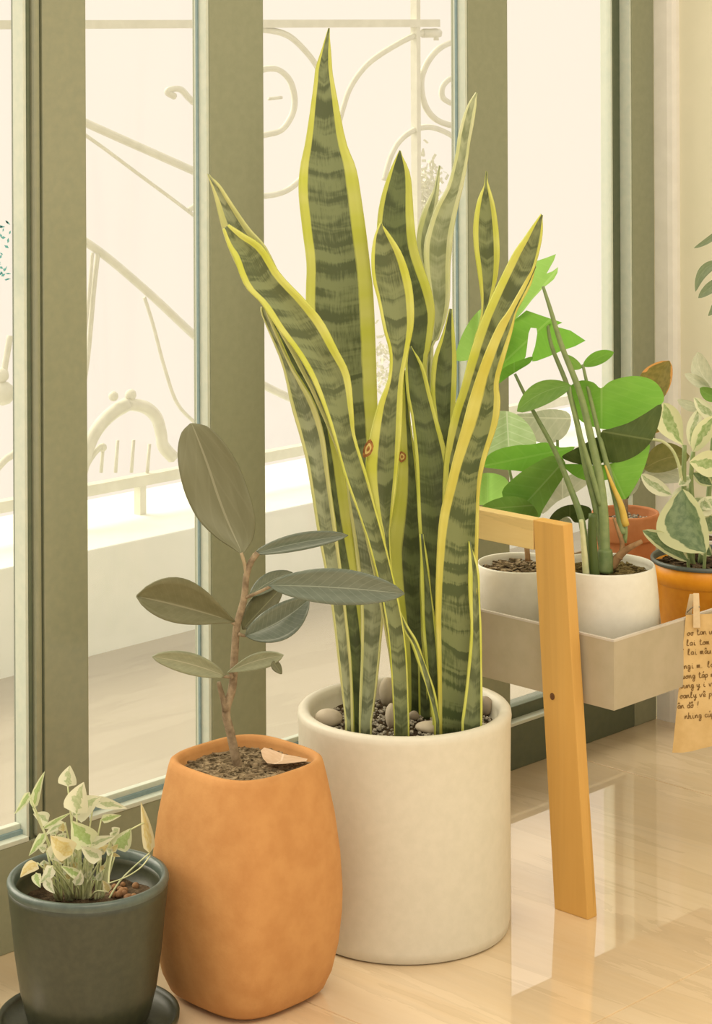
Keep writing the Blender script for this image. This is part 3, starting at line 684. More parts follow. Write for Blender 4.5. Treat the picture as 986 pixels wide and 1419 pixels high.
# ================================================================== RUBBER PLANT IN TERRACOTTA POT
DT = 3.555
tc = atd(341, 1052, DT); TC = (tc.x, tc.y, 0)
rp = empty('potted_rubber_plant', TC, 'young dark-leaved rubber plant in a rounded square terracotta pot', 'potted plant')
def sq(nn):
    return lambda a, z: (abs(math.cos(a)) ** nn + abs(math.sin(a)) ** nn) ** (-1 / nn)
prof = [(.062, 0), (.078, .003), (.0885, .012), (.097, .035), (.1045, .075), (.1085, .12), (.1095, .155), (.107, .21), (.1015, .27), (.0945, .322), (.0915, .342), (.0895, .3505), (.0855, .354), (.081, .352), (.0785, .345), (.0775, .32)]
lathe('pot', [(r * (1.185 if z < .25 else 1.185 - .035 * (z - .25) / .1), z * 1.033) for r, z in prof], TC, M['terracotta'], rp, 96, sq(3.3))
ZT = .342
soil_disc('soil', (TC[0], TC[1], ZT), .0895, M['soil'], rp, 48, .004, sq(3.3))
scatter('mulch', (TC[0], TC[1], ZT + .004), .085, 900, M['mulch'], rp, .011, 'chip', sq=sq(3.3))
stem('stem', [(330, 1066), (327, 1052), (319, 1015), (313, 985), (322, 952), (325, 905), (328, 868), (338, 830), (341, 800), (347, 780), (357, 766)], (3.565, 3.56), (7, 4), M['bark'], rp, 40, 10)
stem('branch_stub', [(313, 985), (309, 968), (305, 955), (303, 945)], 3.56, (5, 3), M['bark'], rp, 8)
stem('petiole', [(341, 798), (339, 782), (334, 766)], 3.56, (3, 2.5), M['twig'], rp, 8)
stem('petiole', [(329, 868), (327, 866), (320, 861)], 3.56, (3, 2.5), M['bark'], rp, 6)
stem('petiole', [(324, 935), (318, 938), (308, 937)], 3.56, (2.5, 2), M['bark'], rp, 6)
stem('petiole', [(340, 828), (355, 822), (376, 812)], (3.56, 3.53), (2.5, 2), M['bark'], rp, 6)
stem('petiole', [(330, 878), (338, 881), (346, 879)], 3.555, (2.5, 2), M['bark'], rp, 6)
stem('petiole', [(348, 782), (349, 775), (352, 767)], 3.56, (2.5, 2), M['twig'], rp, 6)
stem('petiole', [(322, 940), (320, 934), (317, 931)], 3.555, (2.5, 2), M['bark'], rp, 6)
# big upright leaf
ribs_leaf('leaf', [((263, 587), (267, 587)), ((251, 600), (287, 591)), ((246, 625), (311, 614)), ((249, 655), (331, 647)), ((258, 688), (345, 684)), ((275, 720), (353, 718)), ((299, 744), (351, 744)), ((320, 758), (343, 759)), ((333, 768), (336, 768))], M['rubber_olive'], rp, 3.56, 3.62, .12, .12, .12, th=.002)
oleaf('leaf', (325, 862), (189, 826), 24, 38, M['rubber_olive'], rp, 3.56, 3.50, -2, .25, 0, 'obov', th=.002, fold=.5)
oleaf('leaf', (312, 937), (211, 910), 15, 15, M['rubber_light'], rp, 3.56, 3.50, -4, .3, 0, 'ellip', th=.002)
oleaf('leaf', (352, 767), (482, 742), 13, 11, M['rubber_blue'], rp, 3.56, 3.60, 3, .3, 0, 'ellip', th=.002)
oleaf('leaf', (372, 811), (560, 823), 26, 24, M['rubber_blue'], rp, 3.53, 3.46, 3, .25, -.015, 'ellip', th=.002)
oleaf('leaf', (340, 881), (428, 830), 22, 26, M['rubber_blue'], rp, 3.55, 3.58, -6, .25, 0, 'ellip', fold=.4, th=.002)
oleaf('leaf', (336, 872), (392, 812), 20, 14, M['rubber_under'], rp, 3.565, 3.62, 0, .25, 0, 'ellip', th=.002)
oleaf('leaf', (346, 826), (405, 793), 12, 12, M['rubber_blue'], rp, 3.57, 3.64, 4, .25, 0, 'ellip', th=.002)
oleaf('leaf', (315, 932), (392, 908), 10, 14, M['rubber_light'], rp, 3.555, 3.49, 4, .3, 0, 'obov', th=.002)
oleaf('leaf', (378, 916), (390, 934), 6, 7, M['rubber_under'], rp, 3.50, 3.49, 0, .2, 0, 'ovate', th=.002)
# fallen leaf lying on the mulch
dl = [atz(x, y, ZT + .018) for x, y in ((361, 1040), (366, 1038), (376, 1041), (392, 1045), (410, 1046), (426, 1049), (424, 1054), (412, 1058), (395, 1061), (380, 1060), (370, 1056), (364, 1048))]
V = [p + Vector((0, 0, .003 * math.sin(i))) for i, p in enumerate(dl)]; cz = sum((p for p in dl), Vector()) / len(dl); V.append(cz - Vector((0, 0, .005)))
o = meshobj('dry_leaf', V, [(i, (i + 1) % 12, 12) for i in range(12)], M['dry_leaf'], None, True, [(.5 + .4 * math.cos(i * .52), .5 + .4 * math.sin(i * .52)) for i in range(12)] + [(.5, .5)])
solid(o, .0015); tag(o, 'fallen dry pinkish-tan leaf lying on the mulch of the terracotta pot', 'leaf')

# ================================================================== SMALL PLANT IN BLACK POT
DB = 3.42
KZ = 1.12
bc = atd(122, 1213, DB); BC = (bc.x, bc.y, 0)
sc = [(.06, 0), (.118, 0), (.13, .006), (.135, .02), (.1355, .027), (.132, .028), (.128, .022), (.12, .012), (.06, .011)]
bp = empty('potted_syngonium', BC, 'small pale spindly plant in a round black glazed pot', 'potted plant')
lathe('saucer', sc, BC, M['black_pot'], bp, 64)
prof = [(.07, .0115), (.083, .014), (.093, .024), (.103, .06), (.111, .11), (.1165, .16), (.1205, .19)]
lip = [(.1205, .19), (.1225, .2), (.1225, .205), (.12, .2085), (.115, .209), (.111, .206), (.109, .199)]
inn = [(.109, .199), (.1075, .19), (.105, .165)]
RS = .985
lathe('pot', [(r * RS, z * KZ) for r, z in prof + [(.1205, .2), (.1095, .2)] + inn[1:]], BC, M['black_pot'], bp, 80)
V, Fc = lathe_data([(r * RS, z * KZ) for r, z in [(.1207, .1975), (.1222, .2015), (.1222, .205), (.12, .2085), (.115, .209), (.111, .206), (.109, .199), (.1085, .192)]], BC, 80)
meshobj('rim', V, Fc[:-2], M['black_lip'], bp, True)
ZB = .19
soil_disc('soil', (BC[0], BC[1], ZB), .1035, M['soil'], bp)
for k in range(16):
    c = atz(random.uniform(152, 188), random.uniform(1225, 1247), ZB + .004)
    bm = bmesh.new(); bmesh.ops.create_icosphere(bm, subdivisions=2, radius=random.uniform(.004, .0065))
    bmesh.ops.transform(bm, matrix=Matrix.Translation(c), verts=bm.verts[:]); bmobj('clay_ball', bm, M['clay_ball'], bp, True)
SMALL = [((94, 1090), (97, 1061), 14, 12, 'small_pale', 3.50), ((46, 1120), (62, 1069), 7, 6, 'small_green', 3.52), ((40, 1098), (20, 1128), 6, 5, 'small_green', 3.51),
         ((66, 1140), (46, 1128), 10, 10, 'small_pale', 3.54), ((106, 1128), (116, 1084), 19, 16, 'small_pale', 3.47), ((100, 1130), (140, 1104), 17, 17, 'small_pale', 3.49),
         ((130, 1110), (176, 1120), 9, 8, 'small_pale', 3.50), ((140, 1136), (168, 1130), 6, 6, 'small_green', 3.48), ((160, 1176), (181, 1148), 15, 13, 'small_green', 3.50),
         ((207, 1182), (195, 1112), 8, 9, 'small_yellow', 3.53), ((126, 1170), (100, 1138), 20, 18, 'small_green', 3.46), ((100, 1184), (70, 1158), 17, 17, 'small_yellow', 3.44),
         ((62, 1155), (40, 1186), 6, 7, 'small_green', 3.47), ((52, 1196), (28, 1216), 9, 8, 'small_yellow', 3.43), ((50, 1210), (56, 1230), 7, 7, 'small_green', 3.42),
         ((72, 1200), (54, 1224), 8, 8, 'small_pale', 3.43), ((120, 1170), (160, 1158), 9, 9, 'small_pale', 3.48), ((60, 1148), (98, 1126), 4, 4, 'small_green', 3.47),
         ((90, 1140), (62, 1158), 6, 6, 'small_pale', 3.5), ((70, 1190), (96, 1162), 12, 12, 'small_pale', 3.45), ((140, 1190), (112, 1172), 11, 11, 'small_pale', 3.45),
         ((110, 1215), (84, 1200), 7, 7, 'small_green', 3.43), ((64, 1218), (76, 1238), 7, 7, 'small_pale', 3.42), ((150, 1236), (142, 1220), 6, 6, 'small_yellow', 3.43), ((104, 1226), (112, 1205), 7, 7, 'small_pale', 3.42)]
rs = random.Random(5)
for (b, t, hl, hr, mt, d) in SMALL:
    d -= .07
    oleaf('leaf', b, t, hl, hr, M[mt], bp, d, d - .012, rs.uniform(-3, 3), .4, 0, 'heart', th=.001, n=10)
    sx = min(150, max(70, 108 + (b[0] - 108) * .35 + rs.uniform(-10, 10))); z0 = atz(sx, 1246, ZB)
    dd = (z0 - Vector((0, 0, H))).dot(FV)
    stem('stalk', [(sx, 1247), ((sx * 2 + b[0]) / 3, (1247 * 2 + b[1]) / 3 - 8), b], (dd, d), (1.6, 1.1), M['pale_stem'], bp, 8, 5)
for k in range(46):
    sx = rs.uniform(78, 142); tx = sx + (sx - 110) * .35 + rs.uniform(-8, 8); ty = rs.uniform(1150, 1222)
    z0 = atz(sx, 1247, ZB); dd = (z0 - Vector((0, 0, H))).dot(FV)
    stem('stalk', [(sx, 1248), ((sx + tx) / 2, (1248 + ty) / 2), (tx, ty)], (dd, dd - .01), (2.0, 1.2), M['pale_stem'], bp, 6, 5)
    oleaf('leaf', (tx, ty), (tx + rs.uniform(-14, 14), ty - rs.uniform(4, 14)), rs.uniform(4, 8), rs.uniform(4, 8), M[rs.choice(('small_pale', 'small_pale', 'small_green', 'small_yellow'))], bp, dd - .01, dd - .012, 0, .3, 0, 'heart', th=.001, n=7)
stem('runner', [(150, 1224), (175, 1215), (195, 1202), (208, 1186)], (3.39, 3.46), 1.0, M['pale_stem'], bp, 14, 5)
stem('stalk', [(158, 1175), (152, 1200), (150, 1230)], (3.43, 3.39), (1.2, 1.6), M['pale_stem'], bp, 8, 5)
stem('stalk', [(180, 1150), (195, 1142), (202, 1140)], (3.43, 3.46), 1.2, M['pale_stem'], bp, 8, 5)

# ================================================================== WOODEN STAND WITH TRAY
st = empty('plant_stand', (3.4, 2.612, 0), 'pine A-frame plant stand holding a taupe tray of pots', 'plant stand')
U0 = 3.007
lb = atu(814, 1279, U0); lt = atu(780, 728, U0)
TZ = lt.z; wb, wt = lb.y, lt.y; WC = 2.612; LT, LW, LWT = .025, .072, .066
BAR = .052
def leg(u, near):
    s = 1 if near else -1
    def wv(w): return w if near else 2 * WC - w
    P = [(u, wv(wb), 0), (u + LT, wv(wb), 0), (u + LT, wv(wb + LW), 0), (u, wv(wb + LW), 0), (u, wv(wt), TZ), (u + LT, wv(wt), TZ), (u + LT, wv(wt + LWT), TZ), (u, wv(wt + LWT), TZ)]
    return hexa('leg', P, M['pine_leg'], st, .0018)
lg = None
for u in (U0, 3.93):
    l1 = leg(u, True); leg(u, False)
    if lg is None: lg = l1
    box('crossbar', (u, wt + LWT, TZ - BAR), (u + LT, 2 * WC - wt - LWT, TZ - .001), M['pine_bar'], st, .0015)
kp = atu(765, 965, U0)
bm = bmesh.new(); bmesh.ops.create_cone(bm, cap_ends=True, segments=16, radius1=.0055, radius2=.0055, depth=.0016)
bmesh.ops.transform(bm, matrix=Matrix.Translation((U0, kp.y, kp.z)) @ Matrix.Rotation(math.pi / 2, 4, 'Y') @ Matrix.Diagonal((1.1, .9, 1, 1)), verts=bm.verts[:])
kn = bmobj('knot', bm, M['knot'], None); setparent(kn, lg); kn['label'] = 'dark round knot'
# tray
TU0, TU1, TW0, TW1 = U0 + LT + .001, 3.928, 2.381, 2.843
c = atw(850, 890, TW0); TZ1 = c.z; TZ0 = atw(850, 985, TW0).z
TU0 = c.x - 0.0
wl = .005
tr = box('tray', (TU0 + wl, TW0 + wl, TZ0 + .0005), (TU1 - wl, TW1 - wl, TZ0 + .008), M['tray'], st)
tr['label'] = 'taupe plastic tray between the two wooden frames'
box('tray_side', (TU0, TW0 + wl, TZ0), (TU0 + wl, TW1 - wl, TZ1), M['tray'], tr); box('tray_side', (TU1 - wl, TW0 + wl, TZ0), (TU1, TW1 - wl, TZ1), M['tray'], tr)
box('tray_side', (TU0, TW0, TZ0), (TU1, TW0 + wl, TZ1), M['tray'], tr); box('tray_side', (TU0, TW1 - wl, TZ0), (TU1, TW1, TZ1), M['tray'], tr)
for a, b in (((TU0, TW0 - .0005, TZ1), (TU1, TW0 + wl, TZ1 + .0035)), ((TU0 - .0005, TW0 + wl, TZ1), (TU0 + wl, TW1, TZ1 + .0035))): box('tray_lip', a, b, M['tray_edge'], tr)
ZF = TZ0 + .008
def pot_at(px, py, w): p = atw(px, py, w); return p, ((p - Vector((0, 0, H))).dot(FV))

# --- white pot beside the crossbar (plain leaves leaning left)
p, d = pot_at(722, 779, 2.70)
if p.x - .09 < TU0 + .006: p.x = TU0 + .096
PA = (p.x, p.y, ZF); ha = p.z - ZF; dA = d
def bowl(R_, h): return [(R_ * .72, 0), (R_ * .84, .004), (R_ * .93, h * .14), (R_ * 1.02, h * .45), (R_ * 1.03, h * .68), (R_ * .985, h * .9), (R_ * .955, h * .985), (R_ * .94, h), (R_ * .915, h * .99), (R_ * .9, h * .95), (R_ * .9, h * .86)]
wa = empty('potted_pothos', PA, 'broad-leaved green pothos in a white pot behind the wooden crossbar', 'potted plant')
lathe('pot', bowl(.0845, ha), PA, M['white_small'], wa)
soil_disc('soil', (PA[0], PA[1], ZF + ha * .9), .0765, M['soil'], wa)
scatter('mulch', (PA[0], PA[1], ZF + ha * .9 + .003), .07, 160, M['mulch'], wa, .011, 'chip')
stem('stem', [(731, 778), (729, 755), (722, 720), (726, 690)], (d, d + .02), (4, 3), M['root'], wa, 10)
stem('stem', [(724, 720), (735, 690), (745, 660), (746, 640)], (d + .01, d - .02), (2.5, 2), M['petiole'], wa, 10)
stem('stem', [(724, 715), (712, 680), (704, 640), (702, 600)], (d + .02, d + .06), (2.5, 2), M['petiole'], wa, 10)
stem('stem', [(728, 720), (750, 690), (770, 650), (772, 610)], (d + .02, d + .08), (2.5, 2), M['petiole'], wa, 10)
pleaf('leaf', [(668, 646), (676, 631), (692, 622), (716, 617), (735, 616), (756, 613), (776, 620), (796, 619), (784, 632), (766, 648), (742, 655), (712, 652), (690, 650)], M['green'], wa, 4.10, 0, .0012, .02, axis=((795, 620), (668, 646)))
pleaf('leaf', [(695, 682), (712, 662), (736, 645), (762, 632), (780, 636), (783, 655), (768, 680), (752, 706), (745, 718), (722, 712), (706, 702)], M['green_mid'], wa, 4.08, .0005, .001, .02, axis=((780, 640), (715, 712)))
pleaf('leaf', [(664, 706), (680, 694), (702, 688), (722, 690), (738, 700), (744, 716), (715, 716), (685, 713)], M['green_mid'], wa, 4.06, 0, .0015, .01, axis=((740, 700), (664, 706)))
pleaf('leaf', [(652, 622), (664, 590), (682, 572), (704, 570), (724, 580), (738, 598), (742, 616), (720, 622), (690, 628), (668, 638)], M['green_pale'], wa, 4.17, 0, .0008, .02, axis=((702, 575), (705, 628)))
pleaf('leaf', [(712, 576), (735, 572), (760, 567), (784, 570), (791, 582), (784, 602), (766, 614), (744, 612), (726, 596)], M['grey_pale'], wa, 4.22, 0, .0008, .02, axis=((788, 580), (715, 578)))
pleaf('leaf', [(640, 690), (656, 664), (675, 655), (700, 662), (705, 680), (690, 695), (660, 700)], M['green_light'], wa, 4.16, 0, .0008, .02)
pleaf('leaf', [(745, 700), (760, 680), (785, 660), (806, 655), (815, 668), (798, 682), (772, 695), (752, 712)], M['grey_pale'], wa, 4.2, 0, .0008, .012)

# --- white pot with the long-stemmed split-leaf plant
p, d = pot_at(838, 781, 2.50)
PB = (p.x, p.y, ZF); hb = p.z - ZF; dB = d
wbp = empty('potted_philodendron', PB, 'long-stemmed split-leaf plant in a white pot beside the orange pot', 'potted plant')
lathe('pot', bowl(.091, hb), PB, M['white_small'], wbp)
soil_disc('soil', (PB[0], PB[1], ZF + hb * .9), .0825, M['moss'], wbp)
scatter('mulch', (PB[0], PB[1], ZF + hb * .9 + .003), .077, 260, M['moss'], wbp, .011, 'chip')
D = d
stem('stem', [(713, 518), (738, 569), (767, 622), (789, 674), (806, 724), (813, 790)], (D + .05, D - .03), (2.2, 6), M['petiole_dark'], wbp, 26)
stem('stem', [(758, 446), (764, 480), (785, 533), (800, 590), (812, 650), (826, 705), (836, 770)], (D + .08, D), (2.2, 6), M['petiole'], wbp, 26)
stem('stem', [(752, 397), (762, 428), (778, 480), (803, 544), (818, 605), (830, 660), (836, 715), (838, 785)], (D + .06, D - .01), (2.2, 8), M['petiole'], wbp, 30)
stem('stem', [(807, 505), (816, 545), (832, 612), (846, 665), (856, 705), (862, 740)], (D + .05, D + .02), (2, 6), M['petiole'], wbp, 24)
stem('stem', [(789, 536), (792, 560), (803, 600), (818, 650), (832, 700)], (D + .02, D), (2, 4), M['petiole'], wbp, 20)
stem('withered_stem', [(838, 645), (848, 672), (860, 700), (866, 728)], (D + .01, D + .02), (1.5, 6), M['withered'], wbp, 14)
stem('stem', [(864, 722), (866, 735), (865, 752)], D + .02, (4, 3), M['petiole'], wbp, 6)
stem('cut_stem', [(821, 712), (820, 740), (822, 775), (824, 800)], D - .045, (6, 7), M['green_dark'], wbp, 12)
stem('cut_stem', [(805, 720), (808, 750), (812, 800)], D - .05, (3, 5), M['pale_stem'], wbp, 10)
stem('root_stub', [(847, 785), (856, 772), (870, 760), (889, 750)], (D - .01, D - .03), (7, 3), M['root'], wbp, 12)
stem('root_stub', [(858, 775), (862, 755), (856, 735), (850, 718)], (D - .02, D), (4, 2), M['root'], wbp, 12)
stem('root_stub', [(836, 792), (838, 775), (838, 762)], D - .015, (13, 10), M['petiole_dark'], wbp, 8)
pleaf('leaf', [(770, 352), (767, 361), (762, 370), (757, 379), (765, 376), (773, 370), (772, 378), (767, 387), (760, 393), (752, 399), (738, 414), (724, 432), (711, 446), (706, 430), (714, 405), (728, 376), (742, 362), (757, 357)], M['green_light'], wbp, D + .08, .0006, 0, .01, axis=((752, 397), (712, 445)), smooth=False)
# broad leaf with a slit: two lobes joined above the slit
pleaf('leaf', [(700, 452), (712, 444), (729, 430), (752, 438), (779, 447), (768, 452), (790, 458), (811, 472), (796, 480), (778, 486), (760, 494), (744, 500), (737, 501), (737, 492), (741, 480), (744, 462), (743, 455), (735, 454), (732, 462), (730, 480), (728, 494), (724, 502), (704, 508), (690, 520), (684, 505), (690, 478)], M['green'], wbp, D + .09, .0003, .0008, .012, axis=((758, 446), (700, 500)), smooth=False)
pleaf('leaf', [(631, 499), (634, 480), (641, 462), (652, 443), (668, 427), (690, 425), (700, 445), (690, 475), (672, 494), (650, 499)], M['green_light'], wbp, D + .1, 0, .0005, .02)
pleaf('leaf', [(689, 532), (692, 516), (702, 507), (718, 500), (737, 494), (734, 503), (720, 512), (704, 522)], M['green'], wbp, D + .06, 0, .0015, .006)
oleaf('leaf', (807, 507), (850, 488), 9, 10, M['green'], wbp, D + .05, D + .02, 2, .3)
oleaf('leaf', (806, 510), (785, 492), 10, 6, M['green_light'], wbp, D + .05, D + .09, 2, .3)
oleaf('leaf', (791, 534), (716, 570), 17, 16, M['green_mid'], wbp, D + .02, D - .02, -8, .25)
pleaf('leaf', [(786, 545), (792, 533), (806, 527), (822, 530), (832, 538), (844, 529), (862, 523), (882, 521), (902, 526), (915, 538), (919, 556), (900, 574), (868, 590), (840, 595), (812, 588), (794, 572)], M['green'], wbp, D + .045, 0, .0006, .02, axis=((833, 538), (833, 600)))
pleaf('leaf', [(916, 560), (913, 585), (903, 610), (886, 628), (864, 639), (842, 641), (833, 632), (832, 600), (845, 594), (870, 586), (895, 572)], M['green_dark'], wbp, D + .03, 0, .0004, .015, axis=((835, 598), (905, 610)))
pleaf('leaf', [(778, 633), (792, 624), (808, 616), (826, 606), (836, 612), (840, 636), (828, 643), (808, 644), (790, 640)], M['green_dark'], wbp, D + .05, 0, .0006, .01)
pleaf('leaf', [(780, 645), (800, 643), (822, 645), (846, 642), (872, 634), (899, 614), (895, 640), (884, 666), (866, 692), (852, 682), (845, 665), (826, 668), (800, 662)], M['green'], wbp, D + .06, 0, .0006, .015, axis=((842, 640), (866, 692)))
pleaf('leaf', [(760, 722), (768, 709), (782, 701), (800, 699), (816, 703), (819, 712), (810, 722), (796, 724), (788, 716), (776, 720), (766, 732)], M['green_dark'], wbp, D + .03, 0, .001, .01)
pleaf('leaf', [(764, 735), (770, 722), (784, 716), (792, 724), (788, 736), (776, 738)], M['grey_pale'], wbp, D + .05, 0, .001, .008)

# --- orange plastic pot with the variegated plant
p, d = pot_at(977, 771, 2.50)
PO = (p.x, p.y, ZF); ho = p.z - ZF; D = d
op = empty('potted_peperomia', PO, 'cream and green variegated plant in an orange plastic pot', 'potted plant')
ro = 76 * d / F
lathe('pot', [(ro * .74, 0), (ro * .78, .003), (ro * .885, ho * .72), (ro * .9, ho * .73), (ro * .925, ho * .74), (ro * .965, ho * .955), (ro * .94, ho * .96), (ro * .9, ho * .8)], PO, M['orange_pot'], op)
V, Fc = lathe_data([(ro * .965, ho * .95), (ro * .995, ho * .955), (ro, ho * .985), (ro * .985, ho), (ro * .955, ho), (ro * .935, ho * .975), (ro * .925, ho * .85)], PO, 64)
meshobj('rim', V, Fc[:-2], M['dark_plastic'], op, True)
soil_disc('soil', (PO[0], PO[1], ZF + ho * .88), ro * .925, M['soil'], op)
scatter('mulch', (PO[0], PO[1], ZF + ho * .88 + .003), ro * .86, 200, M['soil'], op, .011, 'chip')
G = lambda *a, **k: oleaf('leaf', *a, **k)
stem('stem', [(960, 785), (950, 740), (947, 675), (948, 617)], (D, D - .01), (5, 3), M['petiole'], op, 14)
stem('stem', [(958, 780), (960, 720), (957, 665), (960, 626)], (D, D), (4, 3), M['petiole'], op, 14)
stem('stem', [(944, 672), (941, 648), (932, 625), (918, 612), (903, 609)], (D - .01, D - .02), (2.5, 2), M['pale_stem'], op, 14)
stem('stem', [(970, 780), (980, 700), (985, 640), (990, 570)], (D + .02, D + .04), (4, 3), M['petiole'], op, 14)
stem('stem', [(975, 790), (976, 775), (977, 762)], (D - .06, D - .06), (2.5, 2), M['petiole'], op, 8)
stem('stem', [(954, 790), (953, 782), (953, 774)], (D - .05, D - .05), (2.5, 2), M['petiole'], op, 8)
G((946, 617), (919, 558), 20, 17, M['var_cream'], op, D - .01, D - .04, 3, .35, prof='obov')
G((957, 619), (969, 566), 10, 9, M['var_white'], op, D, D + .02, 2, .35)
G((960, 626), (992, 576), 13, 14, M['var_cream'], op, D - .01, D - .02, 3, .35)
G((1000, 642), (955, 640), 20, 17, M['var_cream'], op, D - .02, D - .06, 0, .3, prof='ovate')
G((930, 686), (888, 657), 11, 10, M['var_white'], op, D - .02, D - .04, 2, .35)
G((945, 678), (977, 766), 24, 46, M['var_green'], op, D - .03, D - .10, -8, .25, prof='ellip')
G((953, 778), (890, 735), 12, 13, M['var_green'], op, D - .05, D - .08, -3, .35)
G((992, 690), (964, 712), 14, 12, M['var_white'], op, D, D - .03, 0, .3)
G((1000, 720), (968, 730), 15, 14, M['var_green'], op, D, D - .02, 0, .3)
G((1002, 585), (961, 551), 10, 10, M['var_white'], op, D + .03, D + .01, 3, .35)
G((975, 566), (938, 554), 8, 6, M['grey_pale'], op, D + .05, D + .04, 2, .3)
G((957, 675), (930, 700), 13, 12, M['var_white'], op, D + .01, D - .01, 0, .3)
G((960, 655), (986, 672), 9, 9, M['var_green'], op, D, D - .02, 0, .3)
G((962, 690), (985, 705), 8, 8, M['var_white'], op, D, D - .03, 0, .3)
G((957, 660), (940, 672), 7, 7, M['var_white'], op, D, D - .02, 0, .3)
G((985, 770), (964, 752), 8, 10, M['var_green'], op, D - .02, D - .05, 0, .3)
G((990, 537), (966, 488), 13, 15, M['grey_pale'], op, D + .05, D + .03, 8, .3)
G((984, 540), (948, 518), 7, 8, M['grey_pale'], op, D + .05, D + .02, 0, .3)
G((1000, 552), (969, 538), 9, 10, M['green_mid'], op, D + .04, D + .02, 3, .3)

# --- small terracotta pot behind
p, d = pot_at(866, 709, 2.715)
PT = (p.x, p.y, ZF); ht = p.z - ZF; D = d
tp = empty('potted_ruby_rubber_plant', PT, 'olive and orange-edged rubber plant in a small terracotta pot', 'potted plant')
r_ = 47 * d / F
lathe('pot', [(r_ * .68, 0), (r_ * .7, .003), (r_ * .9, ht * .74), (r_ * .9, ht * .76), (r_ * .985, ht * .765), (r_, ht * .78), (r_ * 1.0, ht * .98), (r_ * .98, ht), (r_ * .92, ht), (r_ * .9, ht * .98), (r_ * .87, ht * .8)], PT, M['terracotta_small'], tp)
soil_disc('soil', (PT[0], PT[1], ZF + ht * .9), r_ * .885, M['soil'], tp)
scatter('gravel', (PT[0], PT[1], ZF + ht * .9 + .003), r_ * .82, 120, M['gravel'], tp, .008, 'ico')
stem('stem', [(867, 722), (866, 700), (867, 670), (878, 640), (892, 600), (898, 565)], (D, D + .01), (4, 3), M['bark'], tp, 18)
stem('stem', [(868, 690), (876, 672), (888, 662)], (D, D), (2.5, 2), M['petiole_dark'], tp, 8)
stem('stem', [(872, 655), (884, 645), (896, 643)], (D, D), (2.5, 2), M['petiole_dark'], tp, 8)
G((896, 566), (927, 500), 24, 20, M['var_orange'], tp, D, D + .01, 4, .25)
G((892, 650), (955, 632), 22, 18, M['olive'], tp, D, D - .02, 6, .25)
G((886, 664), (950, 664), 14, 14, M['grey_pale'], tp, D + .01, D - .01, 8, .3)
G((905, 600), (922, 570), 10, 10, M['var_orange'], tp, D, D - .01, 0, .25)
G((868, 688), (884, 655), 6, 12, M['grey_pale'], tp, D, D - .01, 3, .25)

# --- split-leaf plant at the far end of the tray
MC = (3.672, 2.62, ZF)
mp_ = empty('potted_monstera', MC, 'grey-green monstera with long split leaf fingers against the beige wall', 'potted plant')
lathe('pot', bowl(.065, .15), MC, M['white_small'], mp_)
soil_disc('soil', (MC[0], MC[1], ZF + .135), .059, M['soil'], mp_)
D = (Vector(MC)).dot(FV)
stem('stem', [(1020, 800), (1022, 700), (1024, 560), (1022, 430), (1012, 372)], (D, D - .02), (4, 3), M['petiole_dark'], mp_, 24)
mm = leaf_mat('monstera_leaf', (.17, .23, .12), (.23, .29, .17), (.32, .38, .24), .02, .2, .4, .15)
ml_ = pleaf('leaf', [(1000, 306), (1020, 300), (1042, 312), (1058, 345), (1060, 385), (1045, 418), (1020, 432), (1002, 425), (1000, 400), (1006, 375), (1004, 345)], mm, mp_, D - .03, .0004, 0, .02, axis=((1012, 372), (1058, 372)))
for (b_, t_, hl, hr, bd) in (((1008, 308), (961, 344), 4, 5, 4), ((1010, 362), (963, 404), 8, 7, -14), ((1012, 384), (967, 413), 8, 8, -3), ((992, 408), (981, 438), 5, 5, 4)):
    oleaf('lobe', b_, t_, hl, hr, mm, ml_, D - .04, D - .05, bd, .3, prof='ellip')

# ================================================================== KRAFT NOTE AND CLOTHES PEG
cl = atw(965, 868, TW0)
dK = (cl - Vector((0, 0, H))).dot(FV) - .03
nt = empty('kraft_note', atd(960, 940, dK), 'handwritten brown kraft paper note hanging from the taupe tray', 'note')
V, UV, Fc = [], [], []; nx_, ny_ = 8, 14
def note_pt(s, t, off=0.0):
    lx = 950 - 19 * t; rx = 1046 - 6 * t
    y = 852 + (1043 - 852) * t + s * (-4 - 10 * t) + (2.0 * math.sin(s * 9) * t ** 6)
    return atd(lx + (rx - lx) * s, y, dK - .012 * t * t + .004 * math.sin(3 * t) - off)
for j in range(ny_ + 1):
    for i in range(nx_ + 1): V.append(note_pt(i / nx_, j / ny_)); UV.append((i / nx_, j / ny_))
for j in range(ny_):
    for i in range(nx_):
        a = j * (nx_ + 1) + i; Fc.append((a, a + nx_ + 1, a + nx_ + 2, a + 1))
solid(meshobj('paper', V, Fc, M['kraft'], nt, True, UV), .0008)
